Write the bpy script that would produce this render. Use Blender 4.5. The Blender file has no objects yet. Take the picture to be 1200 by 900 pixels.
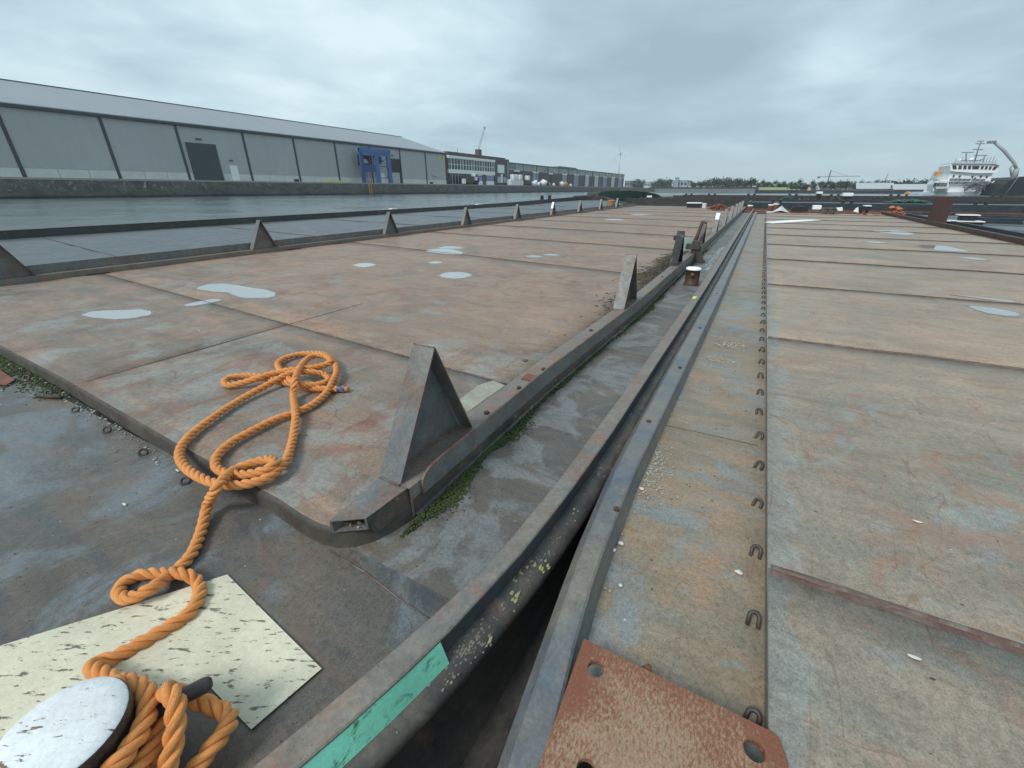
import bpy, bmesh, math, random
from mathutils import Vector, Matrix, noise
R = math.radians
random.seed(7)
SC = bpy.context.scene
# ------------------------------------------------------------------ camera
cam = bpy.data.cameras.new("camera"); co = bpy.data.objects.new("camera", cam)
SC.collection.objects.link(co); SC.camera = co
cam.sensor_width = 36; cam.lens = 14.85; cam.clip_start = .02; cam.clip_end = 9000
co.location = (0, 0, 1.6)
co.rotation_euler = (R(90-24.731), 0, R(28.67))
# ------------------------------------------------------------------ world
W = bpy.data.worlds.new("World"); SC.world = W; W.use_nodes = True
nt = W.node_tree; nt.nodes.clear()
def N(t, typ, **k):
    n = t.nodes.new(typ)
    for a, b in k.items():
        if a.startswith('i_'):
            n.inputs[a[2:].replace('_', ' ')].default_value = b
        else: setattr(n, a, b)
    return n
def mth(t, op, a, b=None, c=None, clamp=False):
    n = t.nodes.new('ShaderNodeMath'); n.operation = op; n.use_clamp = clamp
    for i, x in enumerate((a, b, c)):
        if x is None: continue
        if isinstance(x, (int, float)): n.inputs[i].default_value = x
        else: t.links.new(x, n.inputs[i])
    return n.outputs[0]
def ramp(t, fac, stops, interp='LINEAR'):
    n = t.nodes.new('ShaderNodeValToRGB'); n.color_ramp.interpolation = interp
    e = n.color_ramp.elements
    while len(e) < len(stops): e.new(.5)
    for i, (p, c) in enumerate(stops):
        e[i].position = p
        if isinstance(c, (int, float)): c = (c, c, c)
        e[i].color = (*c[:3], 1)
    t.links.new(fac, n.inputs[0]); return n.outputs[0]
def mix(t, fac, a, b, mode='MIX'):
    n = t.nodes.new('ShaderNodeMix'); n.data_type = 'RGBA'; n.blend_type = mode
    for i, x in ((0, fac), (6, a), (7, b)):
        if isinstance(x, (int, float)): n.inputs[i].default_value = x if i == 0 else (x, x, x, 1)
        elif isinstance(x, tuple): n.inputs[i].default_value = (*x[:3], 1)
        else: t.links.new(x, n.inputs[i])
    return n.outputs[2]
def nz(t, vec, scale, detail=5, rough=.55, dist=0, out=0, stretch=None, rot=None):
    if stretch or rot:
        m = t.nodes.new('ShaderNodeMapping')
        if stretch: m.inputs['Scale'].default_value = stretch
        if rot: m.inputs['Rotation'].default_value = rot
        t.links.new(vec, m.inputs[0]); vec = m.outputs[0]
    n = t.nodes.new('ShaderNodeTexNoise'); n.inputs['Scale'].default_value = scale
    n.inputs['Detail'].default_value = detail; n.inputs['Roughness'].default_value = rough
    n.inputs['Distortion'].default_value = dist
    t.links.new(vec, n.inputs['Vector']); return n.outputs[out]
SUN_EL, SUN_AZ = 48, 200
tc = N(nt, 'ShaderNodeTexCoord')
d = tc.outputs['Generated']
sky = N(nt, 'ShaderNodeTexSky', sky_type='NISHITA', sun_disc=False)
sky.sun_elevation = R(SUN_EL); sky.sun_rotation = R(SUN_AZ)
sep0 = N(nt, 'ShaderNodeSeparateXYZ'); nt.links.new(d, sep0.inputs[0])
zz_ = mth(nt, 'ADD', mth(nt, 'MAXIMUM', sep0.outputs[2], 0), .14)
cxy = N(nt, 'ShaderNodeCombineXYZ'); nt.links.new(mth(nt, 'DIVIDE', sep0.outputs[0], zz_), cxy.inputs[0]); nt.links.new(mth(nt, 'DIVIDE', sep0.outputs[1], zz_), cxy.inputs[1])
cp = cxy.outputs[0]     # point on a flat cloud base overhead
c1 = nz(nt, cp, .42, 5, .5, .3)
c2 = nz(nt, cp, 1.0, 6, .52, .4, rot=(0, 0, 1.0))
c3 = nz(nt, cp, 2.6, 6, .55, .4)
sep = N(nt, 'ShaderNodeSeparateXYZ'); nt.links.new(d, sep.inputs[0])
def blob(dirv, lo, hi):
    v = Vector(dirv).normalized()
    n = N(nt, 'ShaderNodeVectorMath', operation='DOT_PRODUCT'); n.inputs[1].default_value = v
    nt.links.new(d, n.inputs[0])
    m = N(nt, 'ShaderNodeMapRange', interpolation_type='SMOOTHSTEP'); m.inputs[1].default_value = lo; m.inputs[2].default_value = hi
    nt.links.new(n.outputs['Value'], m.inputs[0]); return m.outputs[0]
f = mth(nt, 'ADD', mth(nt, 'MULTIPLY', c1, .55), mth(nt, 'MULTIPLY', c2, .45))
f = mth(nt, 'ADD', f, mth(nt, 'MULTIPLY', mth(nt, 'SUBTRACT', c3, .5), .16))
for dv, lo, hi, a in (((-.32, .93, .17), .94, .998, -.08), ((-.02, .99, .12), .94, .999, -.08), ((-.60, .75, .28), .97, .999, .11), ((.13, .97, .18), .985, .999, .05), ((.2, .9, .4), .93, .995, -.05),
        ((-.93, .30, .21), .95, .999, -.04), ((-.80, .59, .10), .97, .999, .05), ((-.95, .32, .08), .97, .999, .05)):
    f = mth(nt, 'ADD', f, mth(nt, 'MULTIPLY', blob(dv, lo, hi), a))
col = ramp(nt, f, [(.33, (3.2, 4.45, 5.15)), (.45, (4.0, 5.45, 6.2)), (.55, (5.2, 6.8, 7.5)), (.66, (6.8, 8.3, 8.9))])
hz = ramp(nt, sep.outputs[2], [(0, 1), (.02, .8), (.09, .15), (.2, 0)])
col = mix(nt, hz, col, (5.2, 6.7, 7.2))
bg = N(nt, 'ShaderNodeBackground', i_Strength=.1)
nt.links.new(mix(nt, .97, sky.outputs[0], col), bg.inputs[0])
wo = N(nt, 'ShaderNodeOutputWorld'); nt.links.new(bg.outputs[0], wo.inputs[0])
# ------------------------------------------------------------------ sun
sl = bpy.data.lights.new("sun", 'SUN'); so = bpy.data.objects.new("sun", sl); SC.collection.objects.link(so)
sl.energy = 2.1; sl.angle = R(18); sl.color = (1, .97, .92)
az = R(SUN_AZ); el = R(SUN_EL)
sd = Vector((math.sin(az)*math.cos(el), math.cos(az)*math.cos(el), math.sin(el)))
so.rotation_euler = sd.to_track_quat('Z', 'Y').to_euler(); so.location = (0, -5, 20)
SC.view_settings.view_transform = 'Standard'; SC.view_settings.look = 'None'
SC.view_settings.exposure = .2; SC.view_settings.gamma = 1; SC.view_settings.use_curve_mapping = False

# ------------------------------------------------------------------ materials
MATS = {}
def mat(name):
    m = bpy.data.materials.new(name); m.use_nodes = True; t = m.node_tree; t.nodes.clear()
    b = N(t, 'ShaderNodeBsdfPrincipled'); o = N(t, 'ShaderNodeOutputMaterial')
    t.links.new(b.outputs[0], o.inputs[0])
    g = N(t, 'ShaderNodeNewGeometry'); MATS[name] = m
    return m, t, b, g.outputs['Position']
def bump(t, b, h, strength=.3, dist=.005):
    n = N(t, 'ShaderNodeBump'); n.inputs['Strength'].default_value = strength; n.inputs['Distance'].default_value = dist
    t.links.new(h, n.inputs['Height']); t.links.new(n.outputs[0], b.inputs['Normal'])
def plain(name, c, rough=.6, s=3, var=.25, metal=0, bmp=.15, stretch=None):
    m, t, b, p = mat(name)
    a = nz(t, p, s, 6, .6, .3, stretch=stretch); a2 = nz(t, p, s*14, 4, .6)
    lo = tuple(x*(1-var) for x in c); hi = tuple(min(1, x*(1+var)) for x in c)
    cc = ramp(t, mth(t, 'ADD', mth(t, 'MULTIPLY', a, .7), mth(t, 'MULTIPLY', a2, .3)), [(.3, lo), (.7, hi)])
    t.links.new(cc, b.inputs['Base Color'])
    b.inputs['Roughness'].default_value = rough; b.inputs['Metallic'].default_value = metal
    if bmp: bump(t, b, a2, bmp, .004)
    return m
def contour(t, p, scale, width, stretch=None, rot=None, dist=.4):
    n = nz(t, p, scale, 2.5, .45, dist, stretch=stretch, rot=rot)
    a = mth(t, 'ABSOLUTE', mth(t, 'SUBTRACT', n, .5))
    return mth(t, 'SUBTRACT', 1, mth(t, 'DIVIDE', a, width), clamp=True)
def deckmat(name, A, B, paint, rust, ptch=(.55, .62), rst=(.6, .7), speck=.0, rough=(.42, .62), scr=.5, s=1, bm=.35, edge=None, yb=None):
    """weathered steel deck: worn coat A/B, islands of grey-blue coat, rust blooms, scratches, grit"""
    m, t, b, p = mat(name)
    big = nz(t, p, .55*s, 6, .6, .6); mid = nz(t, p, 2.3*s, 8, .62, .8); fine = nz(t, p, 38*s, 5, .7); mic = nz(t, p, 170*s, 3, .7)
    strk_ = nz(t, p, 2.2*s, 8, .7, .5, stretch=(.4, 2.0, 1), rot=(0, 0, .12))
    k0 = mth(t, 'ADD', mth(t, 'MULTIPLY', big, .45), mth(t, 'ADD', mth(t, 'MULTIPLY', mid, .2), mth(t, 'MULTIPLY', strk_, .35)))
    if yb:   # the fore part is worn to grey steel, the rest keeps its rusty coat
        sy = N(t, 'ShaderNodeSeparateXYZ'); t.links.new(p, sy.inputs[0])
        k0 = mth(t, 'ADD', k0, ramp(t, mth(t, 'DIVIDE', sy.outputs[1], 10), [(yb[0]/10, -.0), (yb[1]/10, .10)]))
        k0 = mth(t, 'SUBTRACT', k0, .05)
    c = mix(t, ramp(t, k0, [(.42, 0), (.58, 1)]), A, B)
    # paint islands
    pn = nz(t, p, 1.1*s, 9, .66, 1.2, rot=(0, 0, .7))
    if yb: pn = mth(t, 'ADD', pn, ramp(t, mth(t, 'DIVIDE', sy.outputs[1], 10), [(yb[0]/10, .085), (yb[1]/10, 0)]))
    pn = mth(t, 'ADD', pn, mth(t, 'MULTIPLY', mth(t, 'SUBTRACT', nz(t, p, 14*s, 7, .75), .5), .16))
    pm = ramp(t, pn, [(ptch[0], 0), (ptch[1]-.03, 1)])
    if edge:   # extra coat left along a line x = edge[0], width edge[1]
        sp = N(t, 'ShaderNodeSeparateXYZ'); t.links.new(p, sp.inputs[0])
        e = mth(t, 'ADD', mth(t, 'DIVIDE', mth(t, 'SUBTRACT', sp.outputs[0], edge[0]), edge[1]), mth(t, 'MULTIPLY', mth(t, 'SUBTRACT', nz(t, p, 2.2, 8, .6, .5), .5), 4.5))
        pm = mth(t, 'MAXIMUM', pm, ramp(t, e, [(.75, .85), (1.1, 0)]))
    c = mix(t, mth(t, 'MULTIPLY', pm, .8), c, paint)
    # rust blooms, drawn out a little by the water
    rn = nz(t, p, 1.6*s, 9, .68, 1.4, stretch=(1.6, .9, 1), rot=(0, 0, .35))
    rn = mth(t, 'ADD', rn, mth(t, 'MULTIPLY', mth(t, 'SUBTRACT', nz(t, p, 19*s, 7, .78), .5), .18))
    rm = mth(t, 'MULTIPLY', ramp(t, rn, [(rst[0], 0), (rst[1]-.02, 1)]), ramp(t, nz(t, p, .35*s, 3, .5, 0), [(.42, .15), (.6, 1)]))
    c = mix(t, mth(t, 'MULTIPLY', rm, .75), c, rust)
    # dirt grain
    c = mix(t, 1, c, ramp(t, fine, [(.3, .72), (.52, 1.0), (.72, 1.18)]), 'MULTIPLY')
    c = mix(t, 1, c, ramp(t, mic, [(.3, .70), (.5, 1.0), (.72, 1.3)]), 'MULTIPLY')
    c = mix(t, 1, c, ramp(t, nz(t, p, 5*s, 8, .72, .3, stretch=(.55, 1.5, 1), rot=(0, 0, .1)), [(.34, .84), (.52, 1.01), (.68, 1.12)]), 'MULTIPLY')
    c = mix(t, 1, c, ramp(t, nz(t, p, .8*s, 6, .6, 1.2), [(.34, .88), (.5, 1.0), (.66, 1.09)]), 'MULTIPLY')
    # long smears of rust water and drag marks
    sm1 = mth(t, 'MULTIPLY', contour(t, p, .55*s, .016, stretch=(.6, 1.5, 1), rot=(0, 0, .25), dist=1.2), ramp(t, nz(t, p, 1.3*s, 6, .65), [(.45, 0), (.62, 1)]))
    c = mix(t, mth(t, 'MULTIPLY', sm1, .55), c, rust)
    sm2 = mth(t, 'MULTIPLY', contour(t, p, .7*s, .012, stretch=(1.3, .6, 1), rot=(0, 0, -.6), dist=1.0), ramp(t, nz(t, p, 1.6*s, 6, .65, 0, rot=(0, 0, 2)), [(.47, 0), (.62, 1)]))
    c = mix(t, mth(t, 'MULTIPLY', sm2, .45), c, paint)
    # scratches
    gate = ramp(t, nz(t, p, 1.9*s, 3, .5), [(.44, 0), (.54, 1)])
    sc = mth(t, 'MAXIMUM', contour(t, p, 1.3*s, .0035, stretch=(.5, 1.6, 1), rot=(0, 0, .5)), contour(t, p, 1.5*s, .003, stretch=(1.7, .4, 1), rot=(0, 0, -.4)))
    sc = mth(t, 'MAXIMUM', sc, contour(t, p, 1.6*s, .003, stretch=(2.0, .22, 1), rot=(0, 0, 1.1), dist=.05))
    c = mix(t, mth(t, 'MULTIPLY', mth(t, 'MULTIPLY', sc, gate), scr*1.15), c, tuple(x*.55 for x in rust))
    if speck:
        v = N(t, 'ShaderNodeTexVoronoi'); v.inputs['Scale'].default_value = 42*s; t.links.new(p, v.inputs['Vector'])
        sm = mth(t, 'MULTIPLY', ramp(t, v.outputs['Distance'], [(.10, 1), (.22, 0)]), ramp(t, nz(t, p, 5*s, 5, .6), [(.47, 0), (.55, 1)]))
        c = mix(t, mth(t, 'MULTIPLY', sm, speck), c, (.04, .033, .03))
    t.links.new(c, b.inputs['Base Color'])
    rr = ramp(t, mth(t, 'ADD', mth(t, 'MULTIPLY', mid, .6), mth(t, 'MULTIPLY', fine, .4)), [(.35, rough[0]), (.65, rough[1])])
    t.links.new(rr, b.inputs['Roughness'])
    b.inputs['Specular IOR Level'].default_value = .35
    h = mth(t, 'ADD', mth(t, 'MULTIPLY', fine, .6), mth(t, 'ADD', mth(t, 'MULTIPLY', mic, .25), mth(t, 'MULTIPLY', mid, 1.2)))
    bump(t, b, h, bm, .006)
    return m
def steelmat(name, A, B, rust=(.17, .085, .05), amt=.62, rough=(.35, .6), s=1, bm=.3, lich=False):
    m, t, b, p = mat(name)
    big = nz(t, p, 2.2*s, 7, .6, .6); fine = nz(t, p, 55*s, 5, .7); mid = nz(t, p, 9*s, 7, .65, .5)
    c = mix(t, ramp(t, big, [(.38, 0), (.62, 1)]), A, B)
    rm = ramp(t, mth(t, 'ADD', mth(t, 'MULTIPLY', nz(t, p, 3.1*s, 8, .7, 1.2, rot=(.3, .2, 1)), .8), mth(t, 'MULTIPLY', mid, .2)), [(amt-.06, 0), (amt+.05, 1)])
    c = mix(t, mth(t, 'MULTIPLY', rm, .8), c, rust)
    c = mix(t, 1, c, ramp(t, mid, [(.3, .78), (.7, 1.2)]), 'MULTIPLY')
    c = mix(t, 1, c, ramp(t, fine, [(.25, .72), (.75, 1.25)]), 'MULTIPLY')
    v = N(t, 'ShaderNodeTexVoronoi'); v.inputs['Scale'].default_value = 60*s; t.links.new(p, v.inputs['Vector'])
    sm = mth(t, 'MULTIPLY', ramp(t, v.outputs['Distance'], [(.08, 1), (.2, 0)]), ramp(t, nz(t, p, 8*s, 4, .6), [(.5, 0), (.58, 1)]))
    c = mix(t, mth(t, 'MULTIPLY', sm, .6), c, (.03, .025, .022))
    if lich:
        ln = mth(t, 'MULTIPLY', ramp(t, nz(t, p, 22, 6, .65, .6), [(.60, 0), (.64, 1)]), ramp(t, nz(t, p, 2.6, 3, .5), [(.5, 0), (.6, 1)]))
        c = mix(t, mth(t, 'MULTIPLY', ln, .8), c, (.36, .35, .22))
        dn = ramp(t, nz(t, p, 6, 7, .7, .8), [(.52, 0), (.66, 1)])
        c = mix(t, mth(t, 'MULTIPLY', dn, .6), c, (.17, .15, .12))
    t.links.new(c, b.inputs['Base Color'])
    t.links.new(ramp(t, mid, [(.35, rough[0]), (.65, rough[1])]), b.inputs['Roughness'])
    b.inputs['Specular IOR Level'].default_value = .4
    bump(t, b, mth(t, 'ADD', mth(t, 'MULTIPLY', fine, .5), mid), bm, .004)
    return m

deckmat('hatch_left', (.185, .155, .125), (.315, .212, .152), (.25, .25, .23), (.22, .09, .06), ptch=(.58, .68), rst=(.53, .67), speck=.4, yb=(1.6, 4.5))
deckmat('foredeck', (.068, .08, .087), (.135, .112, .09), (.155, .18, .195), (.16, .10, .07), ptch=(.5, .62), rst=(.56, .68), speck=.7, rough=(.28, .5), scr=.5)
deckmat('side_deck', (.10, .10, .095), (.155, .135, .11), (.20, .21, .215), (.16, .10, .07), ptch=(.5, .6), rst=(.6, .72), speck=.6, s=1.4, rough=(.35, .6))
deckmat('hatch_right', (.235, .215, .175), (.35, .265, .195), (.26, .275, .26), (.33, .16, .10), ptch=(.64, .74), rst=(.53, .70), edge=(.33, .13), speck=.35, yb=(1.5, 5))
deckmat('walk_right', (.20, .19, .15), (.31, .22, .145), (.22, .245, .25), (.36, .2, .12), ptch=(.48, .60), rst=(.55, .68), speck=.6, s=1.3)
deckmat('wet_deck', (.085, .095, .105), (.105, .115, .125), (.14, .15, .16), (.13, .10, .085), ptch=(.55, .7), rst=(.62, .75), rough=(.32, .5), scr=.3, bm=.2)
deckmat('dark_deck', (.075, .088, .095), (.11, .12, .125), (.11, .13, .14), (.10, .07, .055), ptch=(.58, .7), rst=(.62, .75), rough=(.3, .5), bm=.2)
deckmat('pale_deck', (.20, .185, .165), (.25, .215, .18), (.2, .22, .22), (.2, .12, .08))
steelmat('steel', (.13, .142, .15), (.19, .185, .17), rust=(.17, .105, .075), amt=.56)
steelmat('steel_top', (.16, .157, .15), (.21, .185, .155), rust=(.24, .13, .09), amt=.55, rough=(.4, .65))
steelmat('steel_blue', (.12, .14, .165), (.19, .175, .15), rust=(.20, .13, .10), amt=.62, rough=(.32, .55))
steelmat('steel_dark', (.045, .055, .07), (.065, .07, .078), amt=.6, rough=(.3, .5))
steelmat('strake', (.055, .056, .058), (.10, .085, .072), amt=.6, rough=(.35, .6), lich=True)
steelmat('hull_dark', (.035, .036, .036), (.06, .055, .048), amt=.62)
steelmat('hull_blue', (.03, .04, .05), (.045, .055, .065), amt=.64, s=.3)
steelmat('hull_green', (.012, .03, .026), (.02, .045, .038), amt=.66, s=.4)
steelmat('weld', (.15, .125, .105), (.20, .165, .135), rust=(.11, .055, .045), amt=.5, s=3, bm=.6)
steelmat('seam_rust', (.125, .09, .075), (.18, .135, .11), rust=(.10, .045, .038), amt=.49, s=2.5, bm=.7, rough=(.5, .7))
steelmat('weld_dark', (.06, .05, .05), (.09, .07, .065), rust=(.10, .05, .045), amt=.5, s=3, bm=.6)
steelmat('rust', (.16, .06, .038), (.22, .09, .055), rust=(.09, .04, .03), amt=.55, rough=(.6, .8))
steelmat('rust_dark', (.055, .032, .026), (.085, .042, .03), rust=(.04, .03, .028), amt=.55, rough=(.5, .7))
steelmat('sheet_rust', (.032, .014, .011), (.045, .018, .013), rust=(.03, .02, .018), amt=.6, rough=(.6, .8), s=.5)
steelmat('edge_tan', (.17, .15, .115), (.22, .19, .15), rust=(.12, .10, .08), amt=.55, rough=(.5, .7), s=1)
plain('lichen', (.34, .35, .16), .9, 60, .35, bmp=.6); plain('crust', (.24, .22, .18), .9, 50, .35, bmp=.8)
steelmat('edge_dirt_shade', (.055, .05, .043), (.09, .08, .066), rust=(.06, .04, .03), amt=.55, rough=(.5, .7), s=2)  # dark face colour holds dirt and painted shadow together
steelmat('bracket_black', (.012, .013, .015), (.03, .03, .032), rust=(.22, .22, .21), amt=.60, rough=(.6, .8), s=2)
steelmat('pale_mark', (.30, .285, .23), (.36, .34, .28), rust=(.2, .16, .12), amt=.6)
steelmat('iron', (.05, .045, .042), (.085, .075, .068), rust=(.10, .05, .03), amt=.58, s=4)
steelmat('bollard_side', (.05, .04, .033), (.12, .10, .08), rust=(.03, .022, .018), amt=.5, s=5)
def rust_plate_mat():
    m, t, b, p = mat('rust_plate')
    big = nz(t, p, 3.2, 5, .6, .5); st = nz(t, p, 75, 5, .7, .3, stretch=(1.7, .8, 1), rot=(0, 0, .5)); f = nz(t, p, 120, 4, .7)
    sp = N(t, 'ShaderNodeVectorMath', operation='DISTANCE'); sp.inputs[1].default_value = (.08, .62, .13); t.links.new(p, sp.inputs[0])
    k = mth(t, 'ADD', mth(t, 'MULTIPLY', sp.outputs['Value'], 1.15), mth(t, 'MULTIPLY', mth(t, 'SUBTRACT', big, .5), 1.1))
    k = mth(t, 'ADD', k, mth(t, 'MULTIPLY', mth(t, 'SUBTRACT', st, .5), 1.9))
    c = ramp(t, k, [(.02, (.31, .22, .15)), (.22, (.28, .165, .10)), (.36, (.225, .105, .058)), (.55, (.20, .072, .04))])
    c = mix(t, 1, c, ramp(t, f, [(.25, .7), (.75, 1.25)]), 'MULTIPLY')
    t.links.new(c, b.inputs['Base Color']); b.inputs['Roughness'].default_value = .7
    bump(t, b, st, .5, .004)
rust_plate_mat()
def painted(name, base, chip, sc=(.6, 2.4), rotz=-.5, th=(.63, .66), rough=.55):
    m, t, b, p = mat(name)
    rm_ = N(t, 'ShaderNodeMapping'); rm_.inputs['Rotation'].default_value = (0, 0, rotz); t.links.new(p, rm_.inputs[0])
    n = nz(t, rm_.outputs[0], 24, 5, .62, .3, stretch=(sc[0], sc[1], 1))
    n2 = nz(t, p, 60, 6, .7); n3 = nz(t, p, 3, 6, .6)
    c = mix(t, ramp(t, n3, [(.35, 0), (.65, 1)]), base, tuple(x*.8 for x in base))
    c = mix(t, 1, c, ramp(t, n2, [(.3, .86), (.7, 1.08)]), 'MULTIPLY')
    cm = ramp(t, mth(t, 'ADD', mth(t, 'MULTIPLY', n, .8), mth(t, 'MULTIPLY', n2, .2)), [(th[0], 0), (th[1], 1)])
    c = mix(t, cm, c, chip)
    t.links.new(c, b.inputs['Base Color']); b.inputs['Roughness'].default_value = rough
    bump(t, b, mth(t, 'SUBTRACT', n2, mth(t, 'MULTIPLY', cm, .8)), .5, .004)
painted('patch_paint', (.70, .66, .50), (.16, .135, .105), th=(.575, .61))
painted('cap_paint', (.80, .82, .83), (.20, .12, .09), th=(.585, .62), rotz=-.5)
painted('green_paint', (.28, .80, .58), (.08, .20, .13), sc=(.8, .8), th=(.56, .66))
def ropemat():
    m, t, b, p = mat('rope')
    uv = N(t, 'ShaderNodeUVMap'); w = N(t, 'ShaderNodeTexWave', wave_type='BANDS', bands_direction='Y')
    mp = N(t, 'ShaderNodeMapping'); mp.inputs['Rotation'].default_value = (0, 0, .35); t.links.new(uv.outputs[0], mp.inputs[0])
    t.links.new(mp.outputs[0], w.inputs['Vector']); w.inputs['Scale'].default_value = 2.6; w.inputs['Distortion'].default_value = 1.2; w.inputs['Detail'].default_value = 2; w.inputs['Detail Scale'].default_value = 2
    n = nz(t, p, 9, 5, .6); f = nz(t, p, 240, 3, .6)
    c = mix(t, ramp(t, n, [(.35, 0), (.65, 1)]), (.82, .295, .065), (.92, .375, .095))
    c = mix(t, 1, c, ramp(t, w.outputs[0], [(0, .80), (.5, 1.0), (1, 1.08)]), 'MULTIPLY')
    c = mix(t, 1, c, ramp(t, f, [(.3, .85), (.7, 1.12)]), 'MULTIPLY')
    t.links.new(c, b.inputs['Base Color']); b.inputs['Roughness'].default_value = .6
    b.inputs['Sheen Weight'].default_value = .15
    bump(t, b, mth(t, 'ADD', w.outputs[0], mth(t, 'MULTIPLY', f, .4)), .55, .003)
ropemat()
def watermat():
    m, t, b, p = mat('water')
    b.inputs['Base Color'].default_value = (.075, .10, .10, 1); b.inputs['Roughness'].default_value = .12
    b.inputs['IOR'].default_value = 1.33
    a = nz(t, p, 1.1, 4, .6, .5, stretch=(1, 1.4, 1)); c = nz(t, p, 3.2, 4, .6, .4, stretch=(1, 1.5, 1)); l = nz(t, p, .03, 2, .5)
    t.links.new(ramp(t, nz(t, p, .05, 5, .65, .5), [(.4, .10), (.6, .24)]), b.inputs['Roughness'])
    h = mth(t, 'ADD', mth(t, 'MULTIPLY', a, 1.0), mth(t, 'ADD', mth(t, 'MULTIPLY', c, .45), mth(t, 'MULTIPLY', l, 2)))
    bump(t, b, h, .6, .12)
watermat()
def puddlemat():
    m, t, b, p = mat('puddle')
    b.inputs['Base Color'].default_value = (.33, .34, .34, 1); b.inputs['Roughness'].default_value = .03  # pale base colour stands in for bright sky reflection
    b.inputs['IOR'].default_value = 1.5
    bump(t, b, nz(t, p, 4, 3, .5), .04, .01)
puddlemat()
deckmat('damp', (.15, .115, .095), (.20, .14, .11), (.14, .13, .125), (.17, .07, .045), rough=(.12, .3), bm=.15)
steelmat('edge_rust', (.16, .11, .08), (.24, .17, .12), rust=(.14, .06, .035), amt=.5, rough=(.5, .7), s=2)
def quaymat():
    m, t, b, p = mat('quay_face')
    n = nz(t, p, .25, 8, .7, .8, stretch=(1, 1, 2)); k = nz(t, p, .9, 7, .75, 1.2, stretch=(1, 1, .6))
    sp = N(t, 'ShaderNodeSeparateXYZ'); t.links.new(p, sp.inputs[0])
    c = mix(t, ramp(t, n, [(.35, 0), (.65, 1)]), (.065, .064, .058), (.15, .145, .13))
    g = ramp(t, mth(t, 'DIVIDE', mth(t, 'ADD', sp.outputs[2], .5), 4.5), [(0, 0), (.35, .25), (.6, 1)])
    c = mix(t, mth(t, 'MULTIPLY', ramp(t, k, [(.55, 0), (.66, 1)]), mth(t, 'MULTIPLY', g, .8)), c, (.46, .44, .39))
    wet = ramp(t, sp.outputs[2], [(.0, .35), (.35, 1)])
    c = mix(t, 1, c, wet, 'MULTIPLY')
    t.links.new(c, b.inputs['Base Color']); b.inputs['Roughness'].default_value = .75
    bump(t, b, nz(t, p, 2, 6, .7), .6, .15)
quaymat()
plain('quay_top', (.36, .32, .29), .8, .3, .15)
def cladmat(name, c0, period=.45, axis=1, s=.05, var=.07):
    m, t, b, p = mat(name)
    a = nz(t, p, s, 4, .55); f2 = nz(t, p, .6, 5, .6, 0, stretch=(1, 1, .2))
    k = mth(t, 'ADD', mth(t, 'MULTIPLY', a, .6), mth(t, 'MULTIPLY', f2, .4))
    c = ramp(t, k, [(.35, tuple(x*(1-var) for x in c0)), (.65, tuple(x*(1+var) for x in c0))])
    sp = N(t, 'ShaderNodeSeparateXYZ'); t.links.new(p, sp.inputs[0])
    w = mth(t, 'FRACT', mth(t, 'DIVIDE', sp.outputs[axis], period))
    t.links.new(c, b.inputs['Base Color']); b.inputs['Roughness'].default_value = .45
    b.inputs['Specular IOR Level'].default_value = .35
    bump(t, b, ramp(t, w, [(0, 0), (.15, 1), (.5, 1), (.65, 0)]), .5, .04)
cladmat('cladding', (.43, .44, .44)); cladmat('roof_sheet', (.27, .29, .315), .9, s=.02, var=.05)
cladmat('shutter', (.055, .075, .085), .5, 2)
plain('gutter', (.045, .055, .065), .5, .5); plain('base_block', (.62, .64, .60), .8, .4, .12)
plain('white', (.84, .85, .85), .55, .8, .08); plain('white_grey', (.50, .54, .57), .55, .8, .1)
plain('dark_glass', (.025, .035, .04), .12, 1, .3, bmp=0); plain('glass_grey', (.12, .15, .16), .2, .5, .5, bmp=0)
plain('brick_wall', (.115, .085, .08), .85, .9, .25); plain('brick_dark', (.085, .085, .085), .85, .6, .25)
plain('blue_frame', (.055, .14, .36), .5, .4, .25); plain('blue_dark', (.03, .07, .20), .5, .4, .25)
plain('violet_panel', (.23, .24, .48), .5, .5, .12); plain('yellow', (.62, .60, .12), .6, .5, .1)
plain('orange_paint', (.62, .30, .07), .6, .5, .15); plain('black', (.015, .015, .017), .5, 2, .3)
plain('shed_upper', (.33, .34, .31), .5, .25, .3); plain('blue_door', (.20, .33, .42), .5, .5, .15)
plain('far_grey', (.17, .19, .20), .8, .05, .2); plain('far_white', (.50, .54, .56), .7, .05, .1); plain('far_blue', (.28, .34, .45), .7, .05, .1)
plain('far_brown', (.17, .13, .12), .8, .05, .2); plain('ship_hull', (.42, .48, .52), .5, .3, .1); plain('ship_red', (.10, .03, .03), .7, .3, .3)
plain('ship_black', (.012, .016, .018), .55, .3, .3); plain('crane_grey', (.30, .33, .35), .5, .3, .15)
plain('mast', (.20, .22, .24), .6, .6, .2); plain('turbine', (.48, .54, .58), .6, .5, .05)
plain('far_roof', (.40, .43, .45), .5, .03, .05); plain('bank', (.055, .065, .06), .9, .05, .3); plain('field', (.25, .28, .14), .9, .03, .2)
plain('leaf', (.055, .083, .062), .75, .25, .45); plain('leaf_light', (.08, .12, .06), .75, .25, .45); plain('bark', (.06, .05, .04), .9, 1, .3)  # leaf is paled and blued, distance haze painted into its green
plain('moss', (.05, .07, .02), .9, 60, .7, bmp=.6); plain('twig', (.11, .095, .075), .9, 6, .4)
plain('shell', (.62, .60, .54), .5, 30, .15); plain('gravel', (.36, .33, .27), .85, 60, .5)
plain('tape_blue', (.05, .09, .20), .5, 20, .3); plain('copper_end', (.45, .18, .08), .6, 20, .2)
plain('tarp', (.55, .57, .57), .5, 2, .12); plain('pile_orange', (.36, .15, .07), .7, 3, .45); plain('pile_red', (.24, .085, .05), .8, 2, .5)
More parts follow.
